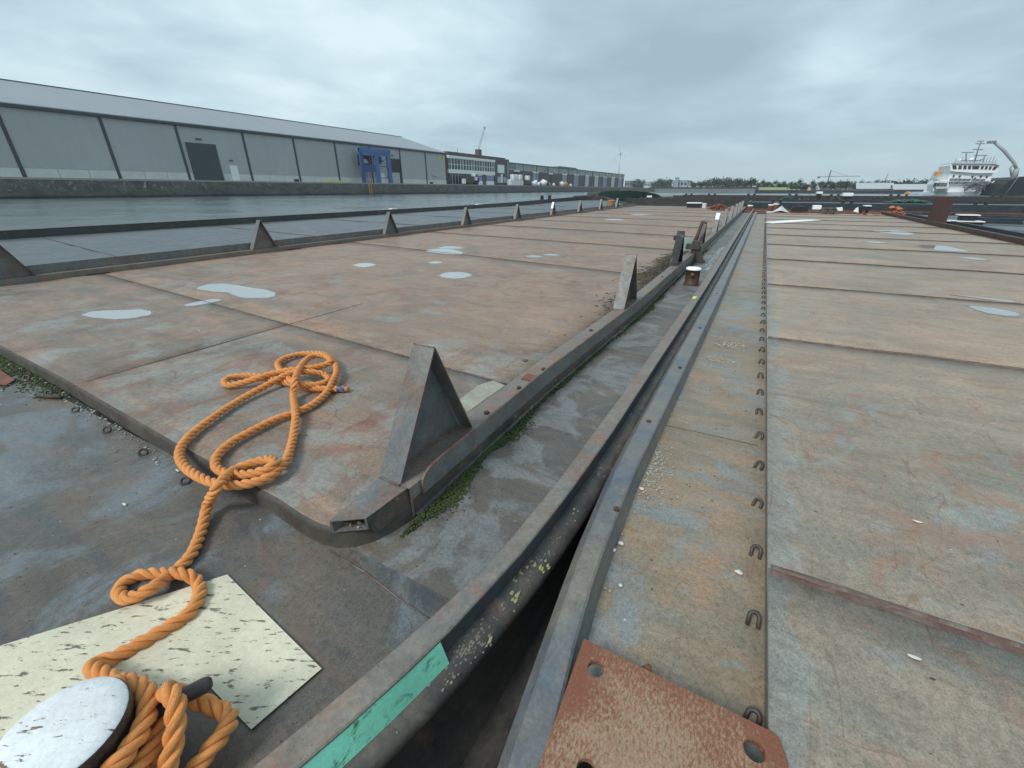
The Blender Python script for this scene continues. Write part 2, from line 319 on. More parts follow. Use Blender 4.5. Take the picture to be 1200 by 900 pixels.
plain('pallet', (.14, .11, .08), .8, 3, .3); plain('net_green', (.05, .14, .11), .7, 1, .3)
plain('graffiti', (.26, .36, .33), .6, 3, .4); plain('machine', (.06, .065, .07), .6, .4, .6)
def M(n): return MATS[n]

# ------------------------------------------------------------------ building helpers
ORG = {}
COL = SC.collection
def org(o):
    while o is not None:
        if o.name in ORG: return ORG[o.name]
        o = o.parent
    return Vector((0, 0, 0))
def tag(o, label=None, cat=None, group=None, kind=None):
    if label: o['label'] = label
    if cat: o['category'] = cat
    if group: o['group'] = group
    if kind: o['kind'] = kind
    return o
def thing(name, label, cat, loc, group=None, rz=0):
    o = bpy.data.objects.new(name, None); COL.objects.link(o); o.location = loc; o.rotation_euler = (0, 0, rz)
    o.empty_display_size = .2
    ORG[o.name] = Vector(loc)
    return tag(o, label, cat, group)
class MB:
    def __init__(s): s.v = []; s.f = []; s.uv = None; s.sm = []
    def add(s, vs, fs, smooth=False):
        k = len(s.v); s.v += [tuple(p) for p in vs]; s.f += [tuple(k+i for i in f) for f in fs]; s.sm += [smooth]*len(fs); return s
    def box(s, x0, x1, y0, y1, z0, z1):
        return s.add([(x0, y0, z0), (x1, y0, z0), (x1, y1, z0), (x0, y1, z0), (x0, y0, z1), (x1, y0, z1), (x1, y1, z1), (x0, y1, z1)],
                     [(3, 2, 1, 0), (4, 5, 6, 7), (0, 1, 5, 4), (1, 2, 6, 5), (2, 3, 7, 6), (3, 0, 4, 7)])
    def obox(s, c, size, rz=0, rx=0, ry=0):
        m = Matrix.Translation(c) @ Matrix.Rotation(rz, 4, 'Z') @ Matrix.Rotation(ry, 4, 'Y') @ Matrix.Rotation(rx, 4, 'X')
        a, b, h = (q/2 for q in size)
        vs = [m @ Vector(p) for p in [(-a, -b, -h), (a, -b, -h), (a, b, -h), (-a, b, -h), (-a, -b, h), (a, -b, h), (a, b, h), (-a, b, h)]]
        return s.add(vs, [(3, 2, 1, 0), (4, 5, 6, 7), (0, 1, 5, 4), (1, 2, 6, 5), (2, 3, 7, 6), (3, 0, 4, 7)])
    def prism(s, pts, z0, z1):      # pts counter-clockwise in xy
        n = len(pts); a = [(p[0], p[1], z0) for p in pts]; b = [(p[0], p[1], z1) for p in pts]
        return s.add(a+b, [tuple(range(n-1, -1, -1)), tuple(range(n, 2*n))]+[(i, (i+1) % n, n+(i+1) % n, n+i) for i in range(n)])
    def extr(s, pts, d):            # 3-D polygon given thickness vector d
        n = len(pts); d = Vector(d); a = [Vector(p) for p in pts]; b = [p+d for p in a]
        return s.add(a+b, [tuple(range(n-1, -1, -1)), tuple(range(n, 2*n))]+[(i, (i+1) % n, n+(i+1) % n, n+i) for i in range(n)])
    def tube(s, path, r, n=8, closed=False, cap=True):
        P = [Vector(p) for p in path]; m = len(P); rs = r if isinstance(r, (list, tuple)) else [r]*m
        vs = []; up = Vector((0, 0, 1)); prev = None
        for i, p in enumerate(P):
            t = (P[(i+1) % m]-P[i-1]) if closed else (P[min(i+1, m-1)]-P[max(i-1, 0)])
            t.normalize()
            if prev is None:
                a = t.cross(up)
                if a.length < .05: a = t.cross(Vector((1, 0, 0)))
            else: a = prev-t*prev.dot(t)
            a.normalize(); prev = a; b = t.cross(a)
            for j in range(n):
                th = 2*math.pi*j/n; vs.append(p+(a*math.cos(th)+b*math.sin(th))*rs[i])
        fs = []
        for i in range(m if closed else m-1):
            for j in range(n):
                i2 = (i+1) % m; fs.append((i*n+j, i*n+(j+1) % n, i2*n+(j+1) % n, i2*n+j))
        if cap and not closed: fs += [tuple(range(n-1, -1, -1)), tuple((m-1)*n+j for j in range(n))]
        return s.add(vs, fs, True)
    def cyl(s, c, r, h, n=24, r2=None):
        r2 = r if r2 is None else r2
        vs = [(c[0]+r*math.cos(2*math.pi*i/n), c[1]+r*math.sin(2*math.pi*i/n), c[2]) for i in range(n)]+[(c[0]+r2*math.cos(2*math.pi*i/n), c[1]+r2*math.sin(2*math.pi*i/n), c[2]+h) for i in range(n)]
        s.add(vs, [(i, (i+1) % n, n+(i+1) % n, n+i) for i in range(n)], True)
        return s.add(vs, [tuple(range(n-1, -1, -1)), tuple(range(n, 2*n))])
    def lathe(s, c, prof, n=32):
        vs = []; fs = []
        for r, z in prof:
            for i in range(n): vs.append((c[0]+r*math.cos(2*math.pi*i/n), c[1]+r*math.sin(2*math.pi*i/n), c[2]+z))
        for k in range(len(prof)-1):
            for i in range(n): fs.append((k*n+i, k*n+(i+1) % n, (k+1)*n+(i+1) % n, (k+1)*n+i))
        return s.add(vs, fs, True)
    def grid(s, rows, smooth=False):
        m = len(rows[0]); vs = [p for r in rows for p in r]
        return s.add(vs, [(i*m+j, i*m+j+1, (i+1)*m+j+1, (i+1)*m+j) for i in range(len(rows)-1) for j in range(m-1)], smooth)
    def blob(s, c, r, squash=(1, 1, 1), sub=1, amp=.25, seed=0):
        bm = bmesh.new(); bmesh.ops.create_icosphere(bm, subdivisions=sub, radius=1)
        vs = []
        for v in bm.verts:
            k = 1+amp*noise.noise(v.co*1.7+Vector((seed*3.1, seed, 0)))*2
            vs.append((c[0]+v.co.x*r*k*squash[0], c[1]+v.co.y*r*k*squash[1], c[2]+v.co.z*r*k*squash[2]))
        fs = [tuple(v.index for v in f.verts) for f in bm.faces]; bm.free()
        return s.add(vs, fs, sub > 1)
    def build(s, name, m, parent=None, bevel=0, fixn=True, edge=None):
        me = bpy.data.meshes.new(name); o0 = org(parent) if parent else Vector((0, 0, 0))
        me.from_pydata([tuple(Vector(p)-o0) for p in s.v], [], s.f)
        for i, q in enumerate(s.sm):
            if i < len(me.polygons): me.polygons[i].use_smooth = q
        if s.uv:
            l = me.uv_layers.new(name='UVMap')
            for p in me.polygons:
                for li in p.loop_indices: l.data[li].uv = s.uv[me.loops[li].vertex_index]
        if fixn or bevel:
            bm = bmesh.new(); bm.from_mesh(me)
            if bevel:
                bmesh.ops.remove_doubles(bm, verts=bm.verts, dist=1e-5)
                bmesh.ops.recalc_face_normals(bm, faces=bm.faces)
                es = [e for e in bm.edges if len(e.link_faces) == 2 and e.calc_face_angle(0) > .6]
                bmesh.ops.bevel(bm, geom=es, offset=bevel, segments=2, affect='EDGES', clamp_overlap=True)
            elif fixn: bmesh.ops.recalc_face_normals(bm, faces=bm.faces)
            bm.to_mesh(me); bm.free()
        me.materials.append(M(m) if isinstance(m, str) else m)
        if edge:    # worn, rusty cut edges: the narrow faces of a plate
            me.materials.append(M(edge[0]))
            for p in me.polygons:
                v = [me.vertices[i].co for i in p.vertices]
                if min((v[i]-v[i-1]).length for i in range(len(v))) < edge[1]: p.material_index = 1
        o = bpy.data.objects.new(name, me); COL.objects.link(o)
        if parent: o.parent = parent
        return o
    def top(s, name, m, label, cat, loc=None, group=None, bevel=0):
        """one-mesh thing whose origin stands at its base"""
        xs = [p[0] for p in s.v]; ys = [p[1] for p in s.v]; zs = [p[2] for p in s.v]
        c = Vector(loc) if loc else Vector(((min(xs)+max(xs))/2, (min(ys)+max(ys))/2, min(zs)))
        s.v = [tuple(Vector(p)-c) for p in s.v]
        o = s.build(name, m, None, bevel); o.location = c
        return tag(o, label, cat, group)
def copy_tree(o, parent=None):
    c = o.copy(); COL.objects.link(c); c.parent = parent
    for ch in list(o.children): copy_tree(ch, c)
    return c
def inst(o, parent, loc, rz=0, rx=0, s=1):
    """another copy of a part whose mesh is built round its own origin"""
    c = o.copy(); COL.objects.link(c); c.parent = parent; c.location = Vector(loc)-org(parent); c.rotation_euler = (rx, 0, rz); c.scale = (s, s, s); return c
def lerp(tab, y):
    if y <= tab[0][0]:
        (y0, x0), (y1, x1) = tab[0], tab[1]; return x0+(x1-x0)*(y-y0)/(y1-y0)
    for (y0, x0), (y1, x1) in zip(tab, tab[1:]):
        if y <= y1:
            k = (y-y0)/(y1-y0); return x0+(x1-x0)*k
    return tab[-1][1]
def cat_rom(P, step):
    P = [Vector(p) for p in P]; P = [2*P[0]-P[1]]+P+[2*P[-1]-P[-2]]; out = []
    for i in range(1, len(P)-2):
        a, b, c, d = P[i-1:i+3]; n = max(2, int((c-b).length/step))
        for k in range(n):
            t = k/n; out.append(.5*((2*b)+(c-a)*t+(2*a-5*b+4*c-d)*t*t+(3*b-a-3*c+d)*t**3))
    out.append(P[-2]); return out
def resample(P, step):
    out = [P[0]]; acc = 0
    for a, b in zip(P, P[1:]):
        L = (b-a).length; t = step-acc
        while t <= L and L > 0:
            out.append(a+(b-a)*(t/L)); t += step
        acc = (acc+L) % step if L else acc
    return out

# ================================================================== WATER
wm = MB(); wm.add([(-2500, -600, -.5), (2500, -600, -.5), (2500, 3500, -.5), (-2500, 3500, -.5)], [(0, 1, 2, 3)])
tag(wm.build('water', 'water'), 'grey green harbour water with small ripples between quay and barges', kind='structure')

def wav(x, y):
    return .050*noise.noise(Vector((x*.42, y*.30, 0)))+.030*noise.noise(Vector((x*1.0, y*.75, 4)))+.03*noise.noise(Vector((x*.12, y*.1, 9)))
ysw = [-40]
while ysw[-1] < 420: ysw.append(ysw[-1]+max(.55, .0055*ysw[-1]*1.2))
wm = MB(); wm.grid([[(-149.9+.62*i, y, -.38+wav(-149.9+.62*i, y)*1.7) for i in range(204)] for y in ysw], True)
tag(wm.build('water_ripples', 'water', fixn=False), 'rippled harbour water between the grey barge and the quay', kind='structure')
wm = MB(); ysw = [121]
while ysw[-1] < 294: ysw.append(ysw[-1]+1.3+.006*(ysw[-1]-121))
wm.grid([[(-23.3+1.5*i, y, -.38+wav(-23.3+1.5*i, y)*1.5) for i in range(175)] for y in ysw], True)
tag(wm.build('water_ripples', 'water', fixn=False), 'rippled harbour water beyond the moored barges', kind='structure')

# ================================================================== LEFT DECK BARGE
LIN = [(-3.2, -3.6), (-2.2, -2.25), (-1.2, -1.5), (-.6, -1.19), (.1, -.975), (.344, -.904), (.554, -.850), (.93, -.768), (1.24, -.728), (1.8, -.694), (2.95, -.680), (4.9, -.668), (7.4, -.660), (9.4, -.665), (14, -.68), (51, -.68)]
LOU = [(-3.2, -3.4), (-2.2, -2.1), (-1.2, -1.38), (-.6, -1.09), (.05, -.895), (.283, -.825), (.535, -.757), (.765, -.706), (1.22, -.640), (1.67, -.606), (2.5, -.582), (3.5, -.574), (5, -.562), (7.4, -.548), (9.4, -.545), (14, -.56), (51, -.56)]
YS = [-3.2, -2.7, -2.2, -1.7, -1.2, -.9, -.6, -.3, 0, .2, .4, .6, .8, 1, 1.25, 1.5, 1.8, 2.1, 2.5, 3, 3.5, 4, 4.5, 5, 5.5, 6, 6.7, 7.4, 8.4, 9.4, 11, 13, 15, 18, 22, 27, 33, 40, 46, 51]
B = thing('deck_barge', 'nearest rusty deck barge on the left, carrying the orange rope and white topped bollard', 'barge', (-6.3, 22, -.95), 'flat deck barges moored together')
def dent(y, k): return .008*noise.noise(Vector((y*1.1, k, 0)))+.004*noise.noise(Vector((y*4, k, 3)))
def sweep(rowsf, name, m, parent, ys=YS, smooth=False, bevel=0):
    b = MB(); b.grid([rowsf(y) for y in ys], smooth); return b.build(name, m, parent, bevel)
def lg(y, off): # outward offset beyond outer edge
    return lerp(LOU, y)+off
sweep(lambda y: [(lerp(LIN, y)+.012, y, .0), (lerp(LIN, y)+.012, y, .098), (lerp(LIN, y), y, .100), (lerp(LIN, y), y, .116+dent(y, 1)), (lerp(LIN, y)+.006, y, .12+dent(y, 1)), (lg(y, -.006), y, .12+dent(y, 2)), (lg(y, 0), y, .114+dent(y, 2)), (lg(y, 0), y, .105), (lg(y, -.010), y, .102)], 'gunwale', 'steel_top', B)
sweep(lambda y: [(lg(y, -.010), y, .102), (lg(y, -.006), y, .0)], 'bulwark', 'steel_dark', B)
def strk(y, q=0):
    x = lg(y, -.006); r = []
    w = .098+.012*noise.noise(Vector((y*.8, 9, 0)))
    for i in range(11):
        a = math.pi*(.5-i/10); r.append((x+w*math.cos(a), y+.0, -.055+.062*math.sin(a)))
    return r
sweep(strk, 'rubbing_strake', 'strake', B, ys=[y for y in YS]+[], smooth=True)
sweep(lambda y: [(lg(y, 0), y, -.10), (lg(y, .055), y, -.3), (lg(y, .16), y, -.46), (lg(y, .16), y, -.95)], 'hull_side', 'hull_dark', B)  # lower flare is added to close the gap and keep it dark
hb = MB(); hb.box(-12.2, -3.3, -3.1, 51, -.95, -.03); hb.box(-12.2, -1.2, 50.9, 51.2, -.95, .1); hb.build('hull', 'hull_dark', B)
# foredeck and side deck sheets (each is a grid so that plates can be slightly buckled)
def zfd(x, y): return .006*noise.noise(Vector((x*.9, y*.9, 2)))
def sheet(x0f, x1f, ys, nx, zf, name, m, parent):
    b = MB(); b.grid([[(x0f(y)+(x1f(y)-x0f(y))*i/nx, y, zf(x0f(y)+(x1f(y)-x0f(y))*i/nx, y)) for i in range(nx+1)] for y in ys], True); return b.build(name, m, parent)
sheet(lambda y: -12.1, lambda y: lerp(LIN, y)+.014, [-3.2+i*.21 for i in range(20)]+[.98], 60, zfd, 'foredeck', 'foredeck', B)
sheet(lambda y: -1.6, lambda y: lerp(LIN, y)+.014, [.98+.16*i for i in range(20)]+[4.5+.6*i for i in range(10)]+[10.6, 12, 14, 17, 20, 25, 30, 36, 42, 46], 5, zfd, 'side_deck', 'side_deck', B)
sheet(lambda y: -12.1, lambda y: lerp(LIN, y)+.014, [46, 51], 20, lambda x, y: zfd(x, y)*.5, 'foredeck', 'foredeck', B)
sheet(lambda y: -12.15, lambda y: -11.1, [.98, 5, 10, 20, 30, 46], 1, lambda x, y: 0, 'side_deck', 'side_deck', B)
b = MB(); b.add([(-12.16, -3.1, 0), (-12.16, 51, 0), (-12.16, 51, .12), (-12.16, -3.1, .12)], [(0, 1, 2, 3)]); b.box(-12.26, -12.14, -3.1, 51, .1, .13); b.build('gunwale', 'steel_top', B)
# weld lines on the foredeck
wl = MB(); wl.tube([(-1.521,0.915,0), (-1.254,0.906,0), (-1.031,0.876,0), (-0.852,0.865,0)], .004, 5); wl.build('weld_seam', 'weld', B)
wl = MB(); wl.tube([(-1.25, 4.35, .002), (-.75, 4.32, .002)], .004, 5); wl.build('weld_seam', 'weld', B)
# skirt of the raised deck: front, rounded corner and right side
def lipx(y): return lerp([(1.2, -1.30), (3, -1.30), (6, -1.2), (10, -1.2), (46, -1.22)], y)
SK = [(-11.35, 1.2), (-9, 1.15), (-6.7, 1.095), (-5, 1.06), (-3.0, .98), (-1.95, .955), (-1.72, .935), (-1.60, .935), (-1.50, .955), (-1.43, 1.0), (-1.375, 1.07), (-1.34, 1.16), (-1.31, 1.28), (-1.302, 1.42)]
sk = MB(); rows = []
for i, (x, y) in enumerate(SK):
    a = Vector(SK[max(0, i-1)]); c = Vector(SK[min(len(SK)-1, i+1)]); t = (c-a).normalized(); n = Vector((t.y, -t.x))
    rows.append([(x+n.x*o, y+n.y*o, z) for o, z in ((.012, -.005), (.004, .02), (0, .075), (-.006, .092), (-.02, .101))])
sk.grid(rows, True); sk.build('deck_edge', 'edge_dirt_shade', B)
sk = MB(); sk.grid([[r[4]]+[tuple(Vector(r[4])+(Vector(r[4])-Vector(r[0]))*Vector((1, 1, 0))*2.4)] for r in rows], True); sk.build('deck_margin', 'hatch_left', B)
# plates of the raised deck
def zl(x, y): return .1+.0035*noise.noise(Vector((x*.7, y*.7, 5)))-.0015
SL = [(.97, -.028), (2.83, -.075), (8.45, -.14), (12.6, -.12), (16.6, -.15), (20.8, -.15), (25, -.15), (29.5, -.12), (34, -.08), (38.5, -.04), (42.2, 0), (46, 0)]
def ysl(k, x): return SL[k][0]+SL[k][1]*(x+1.5) if k else lerp([(p[0], p[1]+.018) for p in SK[:9]], x)
COLS = [(-11.2, -7.9), (-7.9, -4.8), (-4.8, -1.5)]
def plate(x0, x1, k, zf, ysf, name, m, parent, nx, ny, g=.0007):
    b = MB(); rows = []
    for j in range(-1, ny+2):
        row = []
        jj = min(max(j, 0), ny)
        for i in range(-1, nx+2):
            ii = min(max(i, 0), nx); x = x0+g+(x1-x0-2*g)*ii/nx; ya = ysf(k, x)+.0006; yb = ysf(k+1, x)-.0006; y = ya+(yb-ya)*jj/ny
            row.append((x, y, zf(x, y)-(.02 if (i != ii or j != jj) else 0)))
        rows.append(row)
    b.grid(rows, True); return b.build(name, m, parent, fixn=False)
for k in range(len(SL)-1):
    for (x0, x1) in (((-11.2, -4.8), (-4.8, -1.5)) if k == 0 else ((-11.2, -1.5),)):
        plate(x0, x1, k, zl, ysl, 'deck_plate', 'hatch_left', B, 26, 10 if k < 3 else 5)
for k in range(1, len(SL)-1):
    w = MB(); n = 40; rr = .007 if k < 3 else .014
    w.tube([(-11.0+9.45*i/n, ysl(k, -11.0+9.45*i/n)+.008*noise.noise(Vector((i*.6, k, 0))), zl(0, 0)+.001+.003*noise.noise(Vector((i*.9, k, 4)))) for i in range(n+1)], [rr*(1+.35*noise.noise(Vector((i*1.7, k, 8)))) for i in range(n+1)], 6)
    w.build('weld_seam', 'weld' if k < 2 else 'weld_dark', B)
w = MB(); w.tube([(-4.8+.006*noise.noise(Vector((i*.5, 0, 0))), 1.03+i*.18, .099) for i in range(19)], .0035, 5); w.build('weld_seam', 'weld', B)
# coaming box with outer lip, right side
b = MB(); b.grid([[(lipx(y)-.195, y, .09), (lipx(y)-.195, y, .192), (lipx(y)-.188, y, .2), (lipx(y)-.004, y, .2), (lipx(y)-.002, y, .0)] for y in [1.28, 1.5, 2, 2.6, 3.2, 4, 5, 6, 8, 10, 15, 20, 30, 46]]); b.build('coaming', 'steel_top', B)
lp = MB(); rows = []
for y, zt in [(1.365, .165), (1.372, .200), (1.40, .228), (1.45, .245), (1.52, .252), (1.8, .252), (2.4, .256), (3, .256), (4, .25), (5, .25), (6, .25), (8, .25), (10, .25), (15, .25), (20, .25), (30, .25), (46, .25)]:
    x = lipx(y)+.006*noise.noise(Vector((y*2, 0, 0))); z0 = min(.115, zt-.02)
    rows.append([(x, y, z0), (x, y, zt), (x+.014, y, zt), (x+.014, y, z0), (x, y, z0)])
lp.grid(rows); lp.add(rows[0][:4], [(0, 1, 2, 3)]); lp.build('coaming_lip', 'steel', B, edge=('edge_rust', .02))
bk = MB(); bk.grid([[(lipx(y)+.03, y, 0), (lipx(y)+.005, y, .03), (lipx(y)+.004, y, .118)] for y in [1.3, 2, 3, 4, 6, 10, 20, 46]]); bk.build('coaming_foot', 'strake', B)
# hollow box end that ramps down in front of the first bracket
O = [Vector(p) for p in ((-1.495, .945), (-1.36, 1.045))]
bx = MB()
A0 = [(-1.50, .94, .102), (-1.362, 1.04, .102), (-1.362, 1.04, .172), (-1.50, .94, .172)]
A1 = [(-1.51, 1.285, .102), (-1.31, 1.37, .102), (-1.31, 1.37, .2), (-1.51, 1.285, .2)]
bx.add(A0+A1, [(0, 1, 5, 4), (1, 2, 6, 5), (2, 3, 7, 6), (3, 0, 4, 7)])
def ins(q, d, dy=0): c = sum((Vector(p) for p in q), Vector())/4; return [tuple(Vector(p)+(c-Vector(p)).normalized()*d+Vector((0, dy, 0))) for p in q]
I0 = ins(A0, .011); I1 = ins(A1, .014, -.02)
bx.add(A0+I0, [(0, 1, 5, 4), (1, 2, 6, 5), (2, 3, 7, 6), (3, 0, 4, 7)])
bx.add(I0+I1, [(0, 4, 5, 1), (1, 5, 6, 2), (2, 6, 7, 3), (3, 7, 4, 0), (4, 7, 6, 5)])
bx.build('box_end', 'steel', B, fixn=False)
bx = MB(); bx.add([(-1.36, 1.044, .1), (-1.31, 1.37, .1), (-1.31, 1.37, .199), (-1.36, 1.044, .171)], [(0, 1, 2, 3)])
bx.add([(-1.362, 1.04, .173), (-1.31, 1.37, .2), (-1.302, 1.36, .085), (-1.345, 1.06, .06)], [(0, 1, 2, 3)]); bx.build('gusset', 'strake', B)
dbm = MB()
for i in range(14): dbm.blob((-1.44+random.uniform(-.05, .05), 1.03+random.uniform(-.03, .08), .112), random.uniform(.004, .009), sub=1, seed=i)
tag(dbm.build('grit', 'gravel', B), kind='stuff')
# brackets
def bracket(parent, x, y, h, mname, s=1, z=.2, w=.145):
    e = bpy.data.objects.new('bracket', None); COL.objects.link(e); e.parent = parent; e.location = Vector((x, y, z))-org(parent)
    ORG[e.name] = Vector((x, y, z)); e.empty_display_size = .1
    a = .36*s+.03*noise.noise(Vector((x, y, 1))); c = .68*s; t = .012; h += .03*noise.noise(Vector((x, y, 5)))
    f = MB(); f.extr([(x-w/2, y, z), (x+w/2, y, z), (x+w/2, y+a, z+h), (x-w/2, y+a, z+h)], (0, t, 0)); f.build('front_plate', mname, e, edge=('edge_rust', .02))
    f = MB(); f.extr([(x-w/2, y+c, z), (x+w/2, y+c, z), (x+w/2, y+a+t+.002, z+h-.004), (x-w/2, y+a+t+.002, z+h-.004)], (0, -t*.8, 0)); f.build('rear_plate', mname, e, edge=('edge_rust', .02))
    f = MB(); f.extr([(x-.03, y+.014, z+.002), (x-.03, y+c-.02, z+.002), (x-.03, y+a+.012, z+h-.02)], (.01, 0, 0)); f.build('web', mname, e)
    if y < 12:
        for pth in ([(x-w/2, y-.003, z+.002), (x+w/2, y-.003, z+.002)], [(x-.018, y+.02, z+.002), (x-.018, y+c-.03, z+.002)], [(x-w/2, y+a+.004, z+h), (x+w/2, y+a+.004, z+h)]):
            q0, q1 = Vector(pth[0]), Vector(pth[1]); f = MB(); n_ = 14
            f.tube([q0.lerp(q1, k_/n_)+Vector((0, 0, .0015*noise.noise(Vector((k_*2.1, y, x))))) for k_ in range(n_+1)], [.0055+.0018*noise.noise(Vector((k_*1.9, 3, y))) for k_ in range(n_+1)], 6); f.build('weld_bead', 'weld', e)
    return e
for i, y in enumerate([1.28, 5.33, 9.2, 13.3, 17.5, 21.7, 25.9, 30.1, 34.3, 38.5]):
    e = bracket(B, lipx(y)-.137+.0, y, .635, 'steel' if i not in (2, 3) else ('bracket_black' if i == 2 else 'iron'), s=1)
    if i == 4:
        q = MB(); q.extr([(-1.40, y+.245, .62), (-1.27, y+.245, .62), (-1.27, y+.352, .835), (-1.40, y+.352, .835)], (0, .02, 0)); q.build('white_cap', 'white', e)
    if i == 2:
        q = MB(); q.box(-1.46, -1.42, y+.33, y+.42, .66, .74); q.build('lug', 'rust_dark', e)
for i, y in enumerate([1.97, 6.65, 11.33, 16.0, 20.75, 25.4, 30.1, 34.8, 39.4]):
    e = bracket(B, -11.22, y, .70, 'steel')
    if i == 5:
        q = MB(); q.extr([(-11.29, y+.17, .55), (-11.15, y+.17, .55), (-11.15, y+.355, .90), (-11.29, y+.355, .90)], (0, .02, 0)); q.build('white_cap', 'white', e)
b = MB(); b.box(-11.32, -11.13, -.2+1.4, 46, .04, .2); b.build('coaming', 'steel_top', B, bevel=.004)
b = MB(); b.box(-11.336, -11.322, 1.2, 46, .06, .36); b.build('coaming_lip', 'steel', B)
for y in (9.1, 3.3, 7.6):
    b = MB(); b.box(-11.125, -11.06, y, y+.35, .1, .118); b.build('drain_plate', 'rust_dark', B)
# bolts on the coaming flange
for x, y in ((-1.38, 2.16), (-1.36, 3.05), (-1.37, 4.3), (-1.3, 7.9), (-1.37, 2.62)):
    b = MB(); b.cyl((x, y, .2), .018, .014, 10); b.build('bolt', 'rust_dark', B)
b = MB(); b.box(-1.44, -1.34, 2.78, 2.90, .2, .209); b.build('doubler_plate', 'rust', B, bevel=.002)
# lashing rings
def ring_proto():
    b = MB(); pts = []
    for i in range(9):
        a = math.pi*i/8; pts.append((.024*math.cos(a), 0, .050+.024*math.sin(a)))
    pts = [(.026, 0, -.004)]+pts+[(-.026, 0, -.004)]; b.tube(pts, .0112, 8)
    return b
rp = ring_proto().build('lashing_ring', 'iron', None); ORG['zero'] = Vector()
tr = MB(); tr.tube([(.021*math.cos(k*math.pi/8), 0, .021*math.sin(k*math.pi/8)) for k in range(16)], .0088, 8, closed=True)
rp2 = tr.build('lashing_eye', 'iron', None)
first = True
for q in [(-5.664,0.981,0.03), (-5.048,0.957,0.03), (-4.452,0.936,0.03), (-3.849,0.914,0.03), (-3.278,0.897,0.03), (-2.7,0.867,0.03)]:
    random.seed(int(q[0]*-100))
    if first: rp2.parent = B; rp2.location = Vector((q[0], q[1], .016))-org(B); rp2.rotation_euler = (-.75, 0, .9); first = False; continue
    inst(rp2, B, (q[0], q[1]-.005, .016), .9+random.uniform(-.4, .4), -.75+random.uniform(-.2, .2), 1.0)
# painted patch, green stripe
PPO = [(-1.115, .275), (-1.075, .515), (-1.44, .553), (-1.80, .592), (-2.0, .30), (-2.23, -.02), (-2.3, -.6), (-1.62, -.6), (-1.58, -.1), (-1.40, .285)]
pp = MB(); n = len(PPO); pp.prism(PPO, .0075, .0095); pp.build('painted_patch', 'patch_paint', B)
gs = MB(); ys = [-.9+i*.11 for i in range(15)]+[.756]
gs.grid([[(lg(y, -.0085), y, .1025), (lg(y, -.001), y, .101), (lg(y, .030), y, .004), (lg(y, .02), y, -.01)] for y in ys]); gs.build('green_stripe', 'green_paint', B)
# bollards (cylinder with painted cap and a horn)
BC = (-1.35, -.02)
bo = MB(); bo.lathe((*BC, 0), [(.165, 0), (.16, .008), (.137, .012), (.136, .262), (.142, .27), (.143, .292), (.139, .298)], 40); bo.build('bollard', 'bollard_side', B)
bo = MB(); bo.lathe((*BC, 0), [(.1395, .2975), (.136, .302), (.10, .305), (.05, .307), (.0005, .308)], 40); bo.build('bollard_cap', 'cap_paint', B)
bo = MB(); bo.tube([(-1.33, .04, .19), (-1.222, .245, .2), (-1.217, .256, .2), (-1.214, .262, .2)], [.024, .024, .02, .012], 14); bo.build('bollard_horn', 'iron', B)
b2 = (-.87, 8.5)
bo = MB(); bo.lathe((*b2, 0), [(.15, 0), (.125, .01), (.122, .27), (.13, .275)], 24); bo.build('bollard', 'rust_dark', B)
bo = MB(); bo.lathe((*b2, 0), [(.132, .275), (.132, .30), (.11, .312), (.0005, .315)], 24); bo.build('bollard_cap', 'white', B)
bo = MB(); bo.tube([(-.87, 8.5, .2), (-.86, 8.34, .2)], .03, 10); bo.build('bollard_horn', 'rust', B)
# black clamp at the coaming further along
cl = MB(); cl.extr([(-1.3, 11.3, .0), (-.92, 11.3, 0), (-1.0, 11.3, .1), (-1.12, 11.3, .48), (-1.28, 11.3, .5)], (0, .12, 0)); cl.box(-1.42, -1.1, 11.25, 11.5, .3, .42)
cl.build('fairlead', 'iron', B, bevel=.01)
cl = MB(); cl.tube([(-1.45, 13.0, .2), (-1.40, 13.15, .45), (-1.34, 13.2, .80), (-1.24, 13.3, .76)], [.07, .05, .045, .02], 6); cl.build('bent_plate', 'rust_dark', B)
gp = MB(); gp.obox((-1.62, 12.6, .27), (.34, .04, .34), rz=.2); gp.build('splash_board', 'graffiti', B)
yb = MB(); yb.box(-.645, -.59, 6.75, 6.92, .124, .13); yb.build('yellow_mark', 'yellow', B)
# pale paint smear on the plate by the coaming
yb = MB(); yb.prism([(-1.612,2.262,0.1), (-1.784,2.374,0.1), (-1.798,2.689,0.1), (-1.739,2.841,0.1), (-1.596,2.8,0.1), (-1.601,2.612,0.1), (-1.608,2.469,0.1)], .1005, .1025); yb.build('paint_mark', 'pale_mark', B)

# ------------------------------------------------------------------ moss, grit, twigs (nobody could count them)
def scatter(fn, n, name, m, label, seed, sub=0):
    random.seed(seed); b = MB()
    for i in range(n):
        c, r, sq = fn(i); b.blob(c, r, sq, max(sub, 1), .35, i)
    o = b.build(name, m, None); return tag(o, label, None, None, 'stuff')
def mossf(i):
    y = random.choice([random.triangular(1.15, 2.65, 1.9), random.triangular(1.15, 2.65, 1.5), random.uniform(1.15, 4.4), random.triangular(5.2, 7.6, 6.6), random.uniform(4, 14)])
    w = (.085 if y < 2.65 else .035 if y < 4.5 else .06)*max(.02, .55+1.3*noise.noise(Vector((y*2.3, 0, 0))))
    x = lipx(y)+.022+abs(random.gauss(0, .6))*w; k = max(0, 1-(x-lipx(y)-.02)/.14)
    return (x, y, .003+.022*k*random.random()), random.uniform(.0025, .0075)*(1+y*.08), (1, 1.2, .9)
scatter(mossf, 5200, 'moss', 'moss', 'strip of dark green moss growing along the foot of the left barge coaming', 3)
